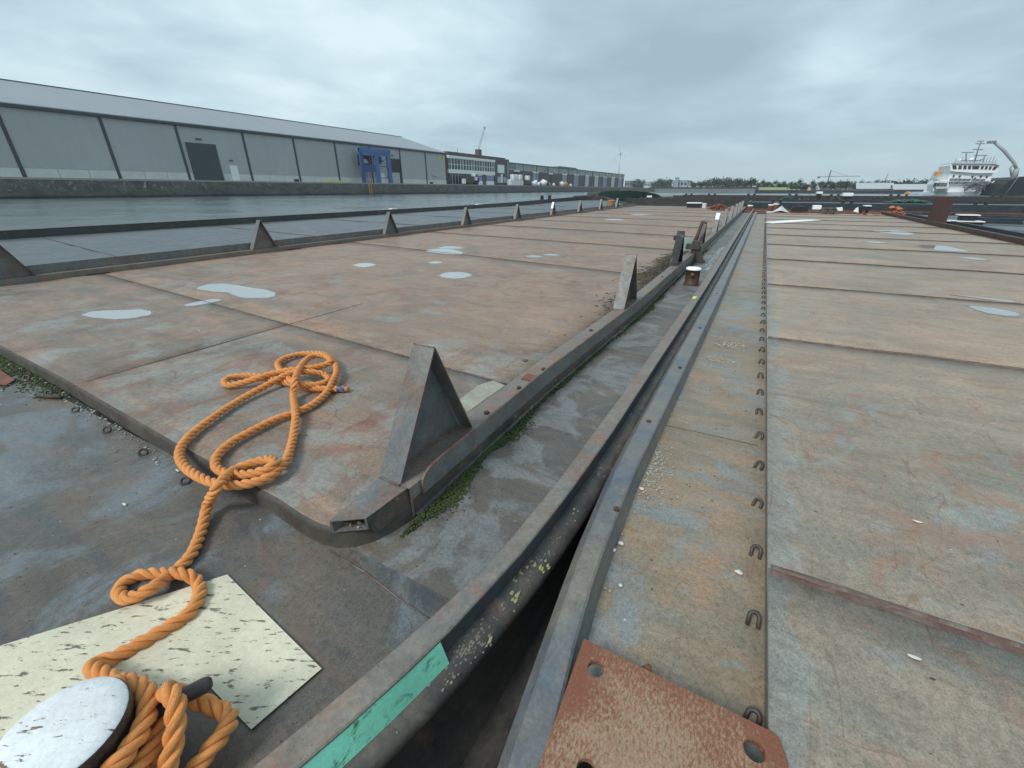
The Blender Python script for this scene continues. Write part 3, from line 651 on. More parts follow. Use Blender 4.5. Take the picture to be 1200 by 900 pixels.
def gravf(i):
    t = random.random()
    if i < 260:   # heap by the right gunwale
        y = random.gauss(2.33, .16); x = -.30+abs(random.gauss(0, .05))*(1 if y > 2.2 else 1.6); return (x, y, .004), random.uniform(.003, .008), (1, 1, .7)
    if i < 420: y = random.uniform(1.3, 9); x = lerp(RIN, y)+.02+abs(random.gauss(0, .02)); return (x, y, .004), random.uniform(.003, .008), (1, 1, .7)
    if i < 520: y = random.gauss(4.55, .05); x = random.uniform(-.2, .1); return (x, y, .004), random.uniform(.004, .009), (1, 1, .7)
    y = random.gauss(5.15, .08); x = random.uniform(-.18, .15); return (x, y, .004), random.uniform(.004, .011), (1, 1, .7)
RIN = [(-3, .2), (-.5, -.04), (0, -.125), (.6, -.218), (1.05, -.285), (1.38, -.318), (2.1, -.340), (3.17, -.330), (4.19, -.322), (5.07, -.312), (6.15, -.302), (7.5, -.292), (14, -.28), (38, -.25)]
ROU = [(-3, .05), (-.5, -.16), (0, -.235), (.55, -.318), (1.05, -.372), (1.38, -.408), (2.03, -.446), (2.6, -.455), (3.5, -.452), (5, -.446), (7.5, -.428), (9.5, -.418), (14.3, -.41), (38, -.40)]
scatter(gravf, 660, 'gravel', 'gravel', 'scattered shell grit along the gunwale of the right barge', 5)
def gravl(i):
    q = random.random(); x = -3.05-3.9*q**1.1; y = lerp([(a, b) for a, b in SK[:9]], x)-.03-abs(random.gauss(0, .05))*(1 if x > -5 else 2.2)
    return (x, y, .004), random.uniform(.002, .007) if random.random() < .93 else random.uniform(.008, .014), (1, 1, .7)
scatter(gravl, 380, 'gravel', 'gravel', 'mossy shell grit lying at the foot of the raised front deck edge', 8)
def mosl(i):
    x = -4.9-2.6*random.random()**.8; y = lerp([(a, b) for a, b in SK[:9]], x)-.02-abs(random.gauss(0, .09))
    return (x, y, .004), random.uniform(.004, .011), (1, 1, .6)
scatter(mosl, 1500, 'moss', 'moss', 'clump of dark moss at the left end of the front deck edge', 9)
tw = MB(); random.seed(11)
for i in range(620):
    y = random.choice([random.gauss(9.3, .9), random.gauss(7.9, 1.0), random.gauss(11, 1.0)]); hgt = .24*max(0, 1-abs(y-9.8)/2.4)
    x = -1.44-abs(random.gauss(0, .22)); z = .11+hgt*random.random()*max(0, 1-(-1.44-x)/.5); a = random.uniform(0, 6.28); l = random.uniform(.08, .28)
    p = Vector((x, y, z)); dd = Vector((math.cos(a), math.sin(a), random.uniform(-.2, .35)))*l
    tw.tube([p-dd/2, p+dd*.1+Vector((0, 0, random.uniform(-.02, .03))), p+dd/2], random.uniform(.003, .006), 4, cap=False)
tag(tw.build('dry_twigs', 'twig', None), 'heap of dry grey reed stalks caught against the coaming of the left barge', kind='stuff')

# ================================================================== ORANGE ROPE
RR = .0268
def rpx():
    p = []
    top = [(-2.678,2.065,0.128), (-2.714,2.045,0.128), (-2.775,2.012,0.128), (-2.928,1.936,0.135), (-3.11,1.929,0.128), (-3.307,1.895,0.135), (-3.495,1.883,0.135), (-3.648,1.827,0.135), (-3.707,1.74,0.135), (-3.649,1.664,0.135), (-3.558,1.654,0.135), (-3.472,1.724,0.15), (-3.407,1.818,0.17), (-3.355,1.939,0.18), (-3.274,2.028,0.19), (-3.16,2.148,0.19), (-3.125,2.261,0.185), (-3.133,2.328,0.2), (-3.305,2.387,0.2), (-3.384,2.314,0.195), (-3.228,2.101,0.215), (-2.97,1.856,0.235), (-2.896,1.764,0.15), (-2.583,1.558,0.165), (-2.356,1.363,0.138), (-2.153,1.169,0.15), (-2.095,1.025,0.155), (-2.183,0.908,0.15), (-2.369,0.858,0.137), (-2.627,0.865,0.135), (-2.835,0.933,0.135), (-2.991,1.074,0.135), (-3.115,1.297,0.135), (-3.216,1.549,0.135), (-3.243,1.824,0.16), (-3.226,1.992,0.185), (-3.128,2.082,0.18), (-3.056,2.17,0.14), (-2.943,2.135,0.135), (-2.884,2.04,0.145), (-2.911,1.946,0.16), (-2.99,1.887,0.18), (-3.25,1.964,0.15), (-3.503,2.068,0.14), (-3.653,2.155,0.135), (-3.711,2.29,0.135), (-3.657,2.437,0.135), (-3.421,2.473,0.16), (-3.195,2.403,0.155), (-2.941,2.22,0.17), (-2.821,2.072,0.16), (-2.729,1.929,0.138), (-2.662,1.762,0.135), (-2.661,1.616,0.135), (-2.698,1.478,0.135), (-2.689,1.308,0.135), (-2.67,1.158,0.135), (-2.604,1.037,0.135), (-2.5,0.96,0.135), (-2.373,0.943,0.14), (-2.231,0.971,0.16), (-2.141,1.028,0.18), (-2.122,1.088,0.19), (-2.177,1.116,0.185), (-2.263,1.114,0.16), (-2.333,1.061,0.14), (-2.35,0.988,0.14), (-2.246,0.884,0.19), (-2.184,0.813,0.2), (-2.232,0.797,0.14), (-2.283,0.783,0.07)]
    fore = [(-2.166,0.678,0.028), (-2.044,0.569,0.028), (-2.003,0.474,0.028), (-1.941,0.376,0.07), (-2.002,0.309,0.045), (-2.089,0.305,0.028), (-2.131,0.336,0.028), (-2.122,0.393,0.028), (-2.049,0.444,0.028), (-1.933,0.485,0.05), (-1.859,0.5,0.028), (-1.775,0.467,0.028), (-1.722,0.4,0.028), (-1.732,0.307,0.028), (-1.751,0.23,0.028), (-1.769,0.166,0.028), (-1.755,0.109,0.06)]
    c = (-1.35, -.02); w = []
    for k in range(0, 62):
        th = R(112+k*17); z = .10+.02*min(k, 3) if k < 3 else (.16-.0 if k < 8 else .235 if k < 20 else .235-.07*min(1, (k-20)/8) if k < 36 else .168-.055*min(1, (k-40)/8) if k > 40 else .168)
        r = .137+.029+(.035 if k < 3 else 0)+(.012 if 24 < k < 40 else 0)+(.02 if k > 44 else 0)
        w.append((c[0]+r*math.cos(th), c[1]+r*math.sin(th), z))
    tail = [(-1.13, .02, .09), (-1.135, .10, .17), (-1.20, .17, .255), (-1.275, .175, .235), (-1.25, .22, .13), (-1.18, .25, .085), (-1.125, .235, .10), (-1.10, .17, .11), (-1.115, .08, .07), (-1.13, -.03, .05), (-1.2, -.15, .04)]
    return top+fore+w+tail
path = cat_rom(rpx(), .01); path = resample(path, .008)
for it in range(3): path = [path[0]]+[(path[i-1]+2*path[i]+path[i+1])/4 for i in range(1, len(path)-1)]+[path[-1]]
rope = thing('mooring_rope', 'long orange three strand rope looped over the deck and coiled round the white topped bollard', 'rope', (path[0].x, path[0].y, .1))
def strand(ph, name):
    b = MB(); vs = []; uvs = []; n = 10; prev = None; sd = 0; pitch = .150
    for i in range(0, len(path), 1):
        t = (path[min(i+1, len(path)-1)]-path[max(i-1, 0)]).normalized()
        a = t.cross(Vector((0, 0, 1))) if prev is None else prev-t*prev.dot(t)
        a.normalize(); prev = a; c = t.cross(a)
        ang = ph+2*math.pi*sd/pitch; off = a*math.cos(ang)+c*math.sin(ang); o2 = -a*math.sin(ang)+c*math.cos(ang)
        wob = 1+.05*noise.noise(Vector((sd*6, ph, 0)))
        cen = path[i]+off*RR*.54*wob; tap = 1
        for j in range(n):
            q = 2*math.pi*j/n; vs.append(cen+(off*math.cos(q)+o2*math.sin(q)*1.08)*RR*.50*tap); uvs.append((sd*8+j*.0, sd*22+j/n*3))
        sd += .008
    m = len(path); fs = [(i*n+j, i*n+(j+1) % n, (i+1)*n+(j+1) % n, (i+1)*n+j) for i in range(m-1) for j in range(n)]
    fs += [tuple(range(n-1, -1, -1)), tuple((m-1)*n+j for j in range(n))]
    b.add(vs, fs, True); b.uv = uvs; return b.build(name, 'rope', rope, fixn=False)
for k in range(3): strand(2*math.pi*k/3, 'strand')
e0, e1 = path[0], path[3]; dd = (path[0]-path[4]).normalized()
b = MB(); b.tube([path[7], path[4], path[0], path[0]+dd*.004], [RR*1.02, RR*1.03, RR*.95, RR*.85], 14); b.build('whipping', 'tape_blue', rope)
b = MB(); b.tube([path[0]+dd*.003, path[0]+dd*.03, path[0]+dd*.036], [RR*.85, RR*.8, RR*.5], 12); b.build('rope_end', 'copper_end', rope)

# ================================================================== RIGHT DECK BARGE
Q = thing('deck_barge', 'brown deck barge on the right with cross ridges and a row of lashing rings', 'barge', (3.4, 18, -.95), 'flat deck barges moored together')
YR = [y for y in YS if y < 38]+[38]
sweep(lambda y: [(lerp(ROU, y)-.3, y, -.95), (lerp(ROU, y)-.3, y, -.46), (lerp(ROU, y)-.08, y, -.3), (lerp(ROU, y)-.047, y, -.12), (lerp(ROU, y)-.036, y, .02)], 'hull_side', 'hull_dark', Q, YR)  # outward flare near the water is added so the gap stays black
sweep(lambda y: [(lerp(ROU, y)-.046, y, -.12), (lerp(ROU, y)-.04, y, .03), (lerp(ROU, y)-.004, y, .088), (lerp(ROU, y), y, .10+dent(y, 5)), (lerp(ROU, y)+.012, y, .108+dent(y, 5)), (lerp(RIN, y)-.010, y, .108+dent(y, 6)), (lerp(RIN, y), y, .10+dent(y, 6)), (lerp(RIN, y)+.004, y, .06), (lerp(RIN, y)+.03, y, -.002)], 'gunwale', 'steel_blue', Q, YR)
hb = MB(); hb.box(.4, 7.6, -3, 38, -.95, -.03); hb.box(-.3, 7.6, 37.9, 38.2, -.95, .05); hb.build('hull', 'hull_dark', Q)
sheet(lambda y: lerp(RIN, y)+.02, lambda y: .36, [-3, -2, -1, -.5]+[i*.25 for i in range(40)]+[10.5+i*1.5 for i in range(19)], 4, lambda x, y: .004*noise.noise(Vector((x*1.5, y*1.2, 7)))-.001, 'side_deck', 'walk_right', Q)
SR = [(-1.6, .03), (1.69, .035), (5.22, .035), (8.52, .03), (11.84, .02), (15.2, .02), (18.56, .02), (21.9, .02), (25.2, .02), (28.5, .02), (31.8, .02), (34.8, .02), (37.4, .0)]
def ysr(k, x): return SR[k][0]+SR[k][1]*(x-.34)+(.035*noise.noise(Vector((x*.55, k*3.3, 1))) if k > 1 else 0)
def zr(x, y):
    k = min(1, max(0, (x-.34)/.7)); return .12+(.010*noise.noise(Vector((x*.8, y*.55, 3)))+.006*noise.noise(Vector((x*2.2, y*1.3, 6))))*k
for k in range(len(SR)-1):
    plate(.335, 6.92, k, zr, ysr, 'deck_plate', 'hatch_right', Q, 36, 10 if k < 4 else 6)
sd_ = MB(); sd_.grid([[(.352, y, 0), (.342, y, .03), (.337, y, .085), (.338, y, .108)] for y in [-1.6, 0, 1, 2, 4, 8, 15, 37.4]]); sd_.build('deck_edge', 'edge_tan', Q)
for k in range(1, len(SR)-1):
    w = MB(); n = 70; r0 = .017 if k == 1 else .016 if k < 4 else .02
    w.tube([(.345+6.53*i/n, ysr(k, .345+6.53*i/n)+.006*noise.noise(Vector((i*.8, k, 0))), zr(.345+6.53*i/n, ysr(k, .345+6.53*i/n))+.001) for i in range(n+1)], [r0*(1+.3*noise.noise(Vector((i*1.3, k, 8)))) for i in range(n+1)], 6)
    w.build('weld_seam', 'weld' if k < 3 else 'weld_dark', Q)
    if k < 4:   # flattened, rust eaten strip beside the bead
        w = MB(); n = 90; wd = .034 if k == 1 else .03
        w.grid([[(.345+6.53*i/n, ysr(k, .37+6.5*i/n)-wd*q*(1+.35*noise.noise(Vector((i*.9, k, q)))), zr(.37+6.5*i/n, ysr(k, .37+6.5*i/n))+(.011-.011*q*q)+.002*noise.noise(Vector((i*1.7, q*5, 3)))) for q in (0, .35, .7, 1)] for i in range(n+1)], True); w.build('seam_strip', 'seam_rust', Q)
w = MB(); w.tube([(-.3, 2.95, .001), (-.1, 2.96, .002), (.3, 2.97, .001)], .003, 5); w.build('weld_seam', 'weld', Q)
y = .66; k = 0
rp.parent = Q; rp.location = Vector((.305, .258, 0))-org(Q); rp.rotation_euler = (-.95, 0, .1); rp.scale = (.74, .74, .74)
while y < 31:
    rr_ = inst(rp, Q, (.305, y, 0), random.uniform(-.3, .3), -.95+random.choice([random.uniform(-.2, .2), random.uniform(-.3, .3)]), .74); y += .402; k += 1
b = MB(); b.box(6.93, 7.16, -3, 38, .02, .27); b.build('coaming', 'rust_dark', Q, bevel=.01)
b = MB(); b.box(7.16, 7.6, -3, 38, -.03, 0); b.build('side_deck', 'dark_deck', Q)
b = MB(); b.box(-.36, .33, 37.2, 37.9, .0, .09); b.build('end_coaming', 'rust', Q)
# rusty plate with holes
RP = thing('steel_plate', 'thick red rusted steel plate with round holes lying by the right barge gunwale', 'steel plate', (.06, .4, .11))
def plate_holes(outline, holes, z0, z1, m, parent, name):
    bm = bmesh.new()
    def loop(pts, z): 
        vs = [bm.verts.new((x, y, z)) for x, y in pts]; return vs, [bm.edges.new((vs[i], vs[(i+1) % len(vs)])) for i in range(len(vs))]
    o0 = org(parent)
    for z in (z0, z1):
        es = []
        for pts in [outline]+holes: es += loop(pts, z)[1]
        bmesh.ops.triangle_fill(bm, edges=es, use_beauty=True)
    bm.verts.ensure_lookup_table(); n = len(outline)+sum(len(h) for h in holes); k = 0
    for pts in [outline]+holes:
        L = len(pts)
        for i in range(L): bm.faces.new((bm.verts[k+i], bm.verts[k+(i+1) % L], bm.verts[n+k+(i+1) % L], bm.verts[n+k+i]))
        k += L
    bmesh.ops.recalc_face_normals(bm, faces=bm.faces)
    es = [e for e in bm.edges if len(e.link_faces) == 2 and e.calc_face_angle(0) > .9 and abs(e.verts[0].co.z-e.verts[1].co.z) < 1e-4]
    bmesh.ops.bevel(bm, geom=es, offset=.0018, segments=2, affect='EDGES')
    for v in bm.verts: v.co -= o0
    me = bpy.data.meshes.new(name); bm.to_mesh(me); bm.free(); me.materials.append(M(m))
    o = bpy.data.objects.new(name, me); COL.objects.link(o); o.parent = parent; return o
def circ(c, r, n=24): return [(c[0]+r*math.cos(2*math.pi*i/n), c[1]+r*math.sin(2*math.pi*i/n)) for i in range(n)]
H = [(-0.18,0.917,0.132), (0.294,0.916,0.132), (-0.116,0.642,0.132)]
plate_holes([(-.252, 1.0), (-.235, .6), (-.155, -.05), (.38, -.05), (.378, .93), (.358, .985), (.345, .995)], [circ(h, r) for h, r in zip(H, (.0265, .0285, .0265))], .112, .134, 'rust_plate', RP, 'plate')
tg = MB(); tg.tube([(-.03, 1.01, .0), (-.03, 1.02, .09), (-.025, 1.02, .118)], [.022, .02, .01], 10); tg.build('lug', 'rust', RP)
# leaning rusty sheet on the far right edge
lp = MB(); lp.extr([(6.906,28,0.289), (7.625,28,0.125), (7.733,28.6,1.277), (7.092,28.6,1.309)], (0, .09, .0)); lp.top('steel_sheet', 'sheet_rust', 'dark rust red steel sheet standing upright on the coaming of the right barge', 'steel sheet')
# shells: those that show one by one
SHP = [('white mussel shell half nearest the gunwale of the right barge', 271, 706), ('cracked white shell beside the right barge gunwale above the rust plate', 305, 680), ('round white shell beyond the grit heap on the right barge', 386, 458), ('small white shell alone near the last lashing rings', 783, 798), ('tiny white shell close to the rust plate on the wet patch', 302, 851)]
shp = [(-0.303,1.58,0.006), (-0.279,1.641,0.006), (-0.291,2.115,0.006), (0.243,1.726,0.006), (-0.214,1.396,0.006)]
for (lb, _, _), q in zip(SHP, shp):
    b = MB(); b.blob((q[0], q[1], .006), .013 if 'tiny' not in lb else .009, (1.2, 1, .5), 2, .3, int(q[1]*30)); b.top('shell', 'shell', lb, 'shell')
for lb, q in zip(('white shell fragment near the lowest seam of the right hatch', 'white curled flake in the middle of the right hatch', 'white flake on the foredeck under the rope', 'white shell piece beside the front deck edge under the rope loop', 'white chip on the raised deck left of the coiled rope'), ((0.974,2.351,0.125), (0.778,1.492,0.125), (-2.786,0.594,0.006), (-2.874,0.902,0.008), (-5.481,2.414,0.105))):
    b = MB(); b.blob((q[0], q[1], q[2]), .012, (1.8, .6, .3), 2, .3, int(q[1]*70)); b.top('shell', 'shell', lb, 'shell')
def wpf(i):
    y = random.uniform(10.3, 15); x = -.80+.05*noise.noise(Vector((y*2, 0, 0)))+random.gauss(0, .045); return (x, y, .006), random.uniform(.006, .022), (1, 1.6, .12)
scatter(wpf, 260, 'paint_flakes', 'white_grey', 'flaked white paint remains on the walkway beside the left gunwale', 15)
def dirt(i):
    y = random.gauss(8.3, 1.5); x = -1.42-abs(random.gauss(0, .16)); return (x, y, .104), random.uniform(.008, .028), (1.2, 1.4, .3)
scatter(dirt, 900, 'silt', 'twig', 'brown silt gathered on the hatch along the coaming under the reeds', 16)
def lic(i):
    y = random.choice([.93, 1.12, 1.16, 1.3, 1.34, 1.75])+random.gauss(0, .02); a = random.uniform(.15, 1.2); w = .098
    return (lg(y, -.006)+w*math.sin(a), y, -.055+.062*math.cos(a)), random.uniform(.002, .009), (1, 1.5, .35)
scatter(lic, 30, 'lichen', 'lichen', 'yellow lichen spots growing on the rubbing strake of the left barge', 51)
def crf(i):
    y = random.gauss(.84, .06) if i < 90 else random.uniform(.5, 4); a = random.triangular(0, 1.3, .5); w = .098
    return (lg(y, -.006)+w*math.sin(a), y, -.055+.062*math.cos(a)), random.uniform(.0015, .0055), (1, 1.6, .35)
scatter(crf, 190, 'crust', 'crust', 'pale crust of shell and dirt on the rubbing strake of the left barge', 52)
for x, y in ((-.40, 2.75), (-.37, 3.9), (-.36, 5.3), (-.345, 1.75), (-.35, 7.4)):
    b = MB(); b.cyl((x, y, .105), .016, .010, 10); b.build('bolt', 'rust_dark', Q)
# iron bar and rusty flake by the front edge rings
b = MB(); p0, p1 = (-5.043,0.878,0.02), (-4.818,0.965,0.02); b.tube([p0, p1], .014, 8); b.top('iron_bar', 'rust_dark', 'short rusty iron bar lying beside the front deck edge rings', 'iron bar')
b = MB(); b.extr([(-6.155,0.929,0.01), (-5.683,0.912,0.01), (-5.592,0.835,0.01), (-5.792,0.767,0.01)], (0, 0, .01)); b.top('steel_offcut', 'rust', 'flat red rusted offcut at the left picture edge beside the moss', 'steel offcut')

def flk(i):
    if i < 150: y = 1.2+9*random.random()**1.6; x = random.uniform(-9, -1.6); z = zl(x, y)
    elif i < 300: y = 1+9*random.random()**1.5; x = random.uniform(.45, 5); z = zr(x, y)
    elif i < 400: y = random.uniform(-.2, .9); x = random.uniform(-3.6, -1.0); z = zfd(x, y)
    elif i < 470: y = random.uniform(1, 6); x = random.uniform(-.25, .28); z = .002
    else: y = random.uniform(1, 7); x = random.uniform(-1.15, -.7); z = .002
    return (x, y, z+.001), random.uniform(.0015, .0055), (1.5, .8, .35)
scatter(flk, 540, 'grit', 'iron', 'loose dark rust flakes and grit strewn over the steel decks', 41)
def flw(i):
    c, r, s_ = flk(i*6); return c, r*.75, s_
scatter(flw, 80, 'grit', 'shell', 'tiny pale shell chips strewn over the steel decks', 43)

# ================================================================== RAIN PUDDLES
def puddle(pts, label, zf=None, z=None):
    pts = [Vector(p) for p in pts]
    c = Vector((sum(p[0] for p in pts)/len(pts), sum(p[1] for p in pts)/len(pts), 0))
    zz = z if z else max(zf(p[0], p[1]) for p in list(pts)+[c])+.0025
    P = [Vector((p[0], p[1], zz)) for p in pts]; P = P+P[:1]; s = []
    n = len(pts)
    for i in range(n):
        a, b_, c_, d_ = (Vector((*pts[(i+k) % n][:2], zz)) for k in (-1, 0, 1, 2))
        for t in (0, .25, .5, .75): s.append(.5*((2*b_)+(c_-a)*t+(2*a-5*b_+4*c_-d_)*t*t+(3*b_-a-3*c_+d_)*t**3))
    L = max((Vector(q)-s[0]).length for q in s)
    s = [c2+(q-c2)*(1+.09*noise.noise(Vector((q.x*9/L, q.y*9/L, L)))+.05*noise.noise(Vector((q.x*30/L, q.y*30/L, L)))) for c2 in [Vector((c.x, c.y, zz))] for q in s]
    e = thing('rain_puddle', label, 'puddle', (c.x, c.y, zz-.004), 'rain puddles on the barge decks')
    b = MB(); b.prism(s, zz-.004, zz); b.build('water_film', 'puddle', e)
    w = .05+.02*L; cc = Vector((c.x, c.y, zz)); m = [q+(q-cc).normalized()*w*(.8+1.0*noise.noise(Vector((q.x*14/L, q.y*14/L, 7)))) for q in s]
    b = MB(); b.prism(m, zz-.005, zz-.0015); b.build('damp_margin', 'damp', e); return e
puddle([(-7.988,3.688,0.1), (-7.544,3.665,0.1), (-7.249,3.74,0.1), (-6.925,3.672,0.1), (-6.605,3.678,0.1), (-6.328,3.881,0.1), (-6.481,4.077,0.1), (-6.864,4.152,0.1), (-7.408,4.144,0.1), (-7.852,4.144,0.1), (-8.128,4.01,0.1)], 'largest rain puddle, kidney shaped, on the left barge deck', zl)
puddle([(-6.971,2.977,0.1), (-6.829,2.999,0.1), (-6.784,3.158,0.1), (-6.798,3.386,0.1), (-6.981,3.384,0.1), (-7.001,3.155,0.1)], 'thin rain puddle just below the largest one', zl)
puddle([(-7.554,2.06,0.1), (-7.241,2.074,0.1), (-6.933,2.17,0.1), (-6.798,2.334,0.1), (-6.844,2.545,0.1), (-7.191,2.556,0.1), (-7.425,2.397,0.1), (-7.673,2.19,0.1)], 'leftmost rain puddle near the front deck edge', zl)
puddle([(-7.678,9.261,0.1), (-7.098,9.1,0.1), (-6.608,9.096,0.1), (-6.593,9.377,0.1), (-7.202,9.846,0.1), (-7.728,9.768,0.1)], 'rain puddle with a pointed right end below the second cross seam', zl)
puddle([(-7.791,9.927,0.1), (-7.31,9.996,0.1), (-7.124,10.227,0.1), (-7.631,10.442,0.1), (-7.825,10.29,0.1)], 'sliver of rain water touching the second cross seam', zl)
puddle([(-5.196,6.588,0.1), (-4.889,6.421,0.1), (-4.656,6.53,0.1), (-4.648,6.888,0.1), (-4.946,7.062,0.1), (-5.226,6.93,0.1)], 'oval rain puddle in the middle of the left deck', zl)
puddle([(-7.548,6.611,0.1), (-7.152,6.574,0.1), (-7.176,6.893,0.1), (-7.484,6.993,0.1), (-7.633,6.884,0.1)], 'small oval rain puddle to the left of the oval middle one', zl)
puddle([(-6.356,7.693,0.1), (-6.131,7.651,0.1), (-6.101,7.86,0.1), (-6.33,7.905,0.1)], 'tiniest rain puddle between the oval and the pointed one', zl)
puddle([(-4.887,9.641,0.1), (-4.607,9.548,0.1), (-4.499,9.804,0.1), (-4.774,9.89,0.1)], 'rain puddle in front of the second cross seam towards the right', zl)
puddle([(-4.638,10.103,0.1), (-4.374,10.04,0.1), (-4.211,10.198,0.1), (-4.499,10.321,0.1)], 'rain puddle behind the second cross seam towards the right', zl)
puddle([(-7.581,30.077,0.1), (-6.746,29.378,0.1), (-6.228,30.462,0.1), (-7.167,31.161,0.1)], 'farthest thin rain puddle on the left barge', zl)
puddle([(-7.449,24.281,0.1), (-6.793,23.835,0.1), (-6.425,24.514,0.1), (-7.123,24.965,0.1)], 'second farthest rain puddle on the left barge', zl)
puddle([(2.803,8.159,0.12), (2.821,7.944,0.12), (2.901,7.766,0.12), (3.103,7.726,0.12), (3.225,7.895,0.12), (3.166,8.082,0.12), (3.03,8.182,0.12)], 'long rain puddle nearest to the camera on the right barge', zr)
puddle([(2.864,8.951,0.12), (3.142,8.848,0.12), (3.424,8.734,0.12), (3.47,8.847,0.12), (3.173,8.953,0.12)], 'narrow strip of rain water along the third ridge of the right barge', zr)
puddle([(4.271,17.011,0.12), (4.213,16.238,0.12), (4.483,15.77,0.12), (4.982,15.869,0.12), (4.94,16.635,0.12), (4.827,17.128,0.12)], 'wide rain puddle against the fifth ridge of the right barge', zr)
puddle([(3.967,22.175,0.12), (4.451,20.862,0.12), (4.994,21.05,0.12), (5.016,22.208,0.12), (4.767,22.784,0.12)], 'farthest rain puddle on the right barge', zr)
puddle([(4.384,14.272,0.12), (4.582,13.922,0.12), (4.784,13.975,0.12), (4.666,14.363,0.12)], 'small thin rain puddle behind the fourth ridge of the right barge', zr)
puddle([(3,17.321,0.12), (3.277,17.08,0.12), (3.514,17.261,0.12), (3.317,17.575,0.12)], 'small rain puddle left of the wide one on the right barge', zr)
b = MB(); b.extr([(0.25,25.323,0.135), (0.607,24.609,0.135), (1.497,26.004,0.135), (2.819,28.372,0.135), (2.391,28.68,0.135), (1.376,27.583,0.135)], (0, 0, .02)); b.top('white_sheet_strip', 'white', 'long white strip of sheet lying across the right barge far end', 'sheet strip')

# ================================================================== NEIGHBOURING BARGES
def bollard_pair(parent, x, y, z, s=1):
    for k in (-.28, .28):
        b = MB(); b.lathe((x+k*s, y, z), [(.12*s, 0), (.11*s, .32*s), (.13*s, .34*s), (.12*s, .38*s), (.001, .39*s)], 10); b.build('bollard', 'iron', parent)
def slab(x0, x1, y0, y1, top, hull, deck, label, rim=.12, seams=0, hatch=None, bols=(), sheer=0, group='flat deck barges moored together', nm='deck_barge', rimm=None):
    e = thing(nm, label, 'barge', ((x0+x1)/2, (y0+y1)/2, -.95), group)
    n = 14; w = (x1-x0); d = (y1-y0)
    def zt(y): 
        t = abs((y-(y0+y1)/2)/(d/2)); return top+sheer*max(0, (t-.7)/.3)**2
    ys = [y0+d*i/n for i in range(n+1)]
    b = MB(); b.grid([[(x0+.15, y, -.95), (x0, y, .0), (x0, y, zt(y)+rim), (x0+.14, y, zt(y)+rim), (x0+.14, y, zt(y)), (x1-.14, y, zt(y)), (x1-.14, y, zt(y)+rim), (x1, y, zt(y)+rim), (x1, y, 0), (x1-.15, y, -.95)] for y in ys])
    for y, q in ((y0, 0), (y1, 0)): b.add([(x0+.15, y, -.95), (x1-.15, y, -.95), (x1, y, 0), (x1, y, zt(y)+rim), (x0, y, zt(y)+rim), (x0, y, 0)], [(0, 1, 2, 3, 4, 5)])
    b.build('hull', hull, e)
    b = MB(); b.box(x0+.02, x1-.02, y0+.02, y0+.16, zt(y0), zt(y0)+rim+.02); b.build('rim', rimm or hull, e)
    b = MB(); b.grid([[(x0+.15, y, zt(y)+.006), (x1-.15, y, zt(y)+.006)] for y in ys]); b.build('deck', deck, e)
    if hatch:
        hx0, hx1, hy0, hy1, hh = hatch
        b = MB(); b.box(hx0, hx1, hy0, hy1, top+.01, top+hh); b.build('hatch_cover', deck, e, bevel=.02)
    for k in range(seams):
        y = y0+d*(k+1)/(seams+1); b = MB(); b.box(x0+.2, x1-.2, y, y+.035, top+.004, top+.022); b.build('deck_rib', 'weld_dark', e)
    for x, y, s in bols: bollard_pair(e, x, y, top, s)
    return e
# grey barge on the left
G2 = thing('deck_barge', 'dark wet grey barge lying between the nearest barge and the open water on the left', 'barge', (-18, 25, -.95), 'flat deck barges moored together')
OE = [(-3, -23.3, .30), (5, -23.2, .30), (20, -23.3, .30), (33, -23.5, .30), (42, -23.5, .36), (48, -23.4, .46), (53, -23.2, .54), (57.3, -22.4, .68), (59.6, -21.2, .79), (60.2, -20.0, .82), (59.5, -18.5, .73), (57.6, -17.0, .52), (54.8, -15.4, .36), (50, -12.8, .24)]
OE2 = cat_rom([(x, y, z) for y, x, z in OE], 1.5)
b = MB(); b.grid([[(p.x*.999, p.y, -.9), (p.x, p.y, p.z-.06)] for p in OE2], True); b.build('hull', 'hull_dark', G2)
b = MB(); rows = []
for i, p in enumerate(OE2):
    t = (OE2[min(i+1, len(OE2)-1)]-OE2[max(i-1, 0)]).normalized(); n = Vector((t.y, -t.x, 0)).normalized()
    if n.dot(Vector((-18, 30, 0))-Vector((p.x, p.y, 0))) < 0: n = -n
    q = p+n*.25; rows.append([(p.x, p.y, p.z-.08), tuple(p), tuple(q), (q.x, q.y, p.z-.04), (q.x+n.x*.05, q.y+n.y*.05, -.05)])
b.grid(rows); b.build('coaming', 'hull_dark', G2)
b = MB(); rows = []
for i in range(60):
    y = -3+i*1.06; xo = lerp([(-3, -23.1), (33, -23.2), (53, -22.9), (57.3, -22.1), (59.6, -20.5)], y); xi = lerp([(-3, -12.5), (50, -12.9), (55, -15.6), (57.6, -17.2), (59.6, -19)], y)
    rows.append([(xo+(xi-xo)*j/10, y, .015+max(0, y-46)*.022+.02*noise.noise(Vector((j*.9, y*.25, 2)))) for j in range(11)])
b.grid(rows, True); b.build('deck', 'wet_deck', G2)
for k, y in enumerate([6, 12, 18, 24, 30, 37, 44]):
    b = MB(); b.tube([(-22.9+i*.52, y-.12*i*.5, .02) for i in range(21)], .014, 4); b.build('weld_seam', 'weld_dark', G2)
b = MB(); b.box(-23.5, -23.2, 24.5, 25.1, .30, .36); b.build('white_mark', 'white', G2)
b = MB(); b.box(-23.6, -23.3, 36, 36.8, .30, .37); b.build('white_mark', 'white', G2)
for x, y in ((-23.4, 50.3), (-23.35, 52.4)):
    b = MB(); b.cyl((x, y, .45), .2, .5, 10); b.build('bollard', 'black', G2)
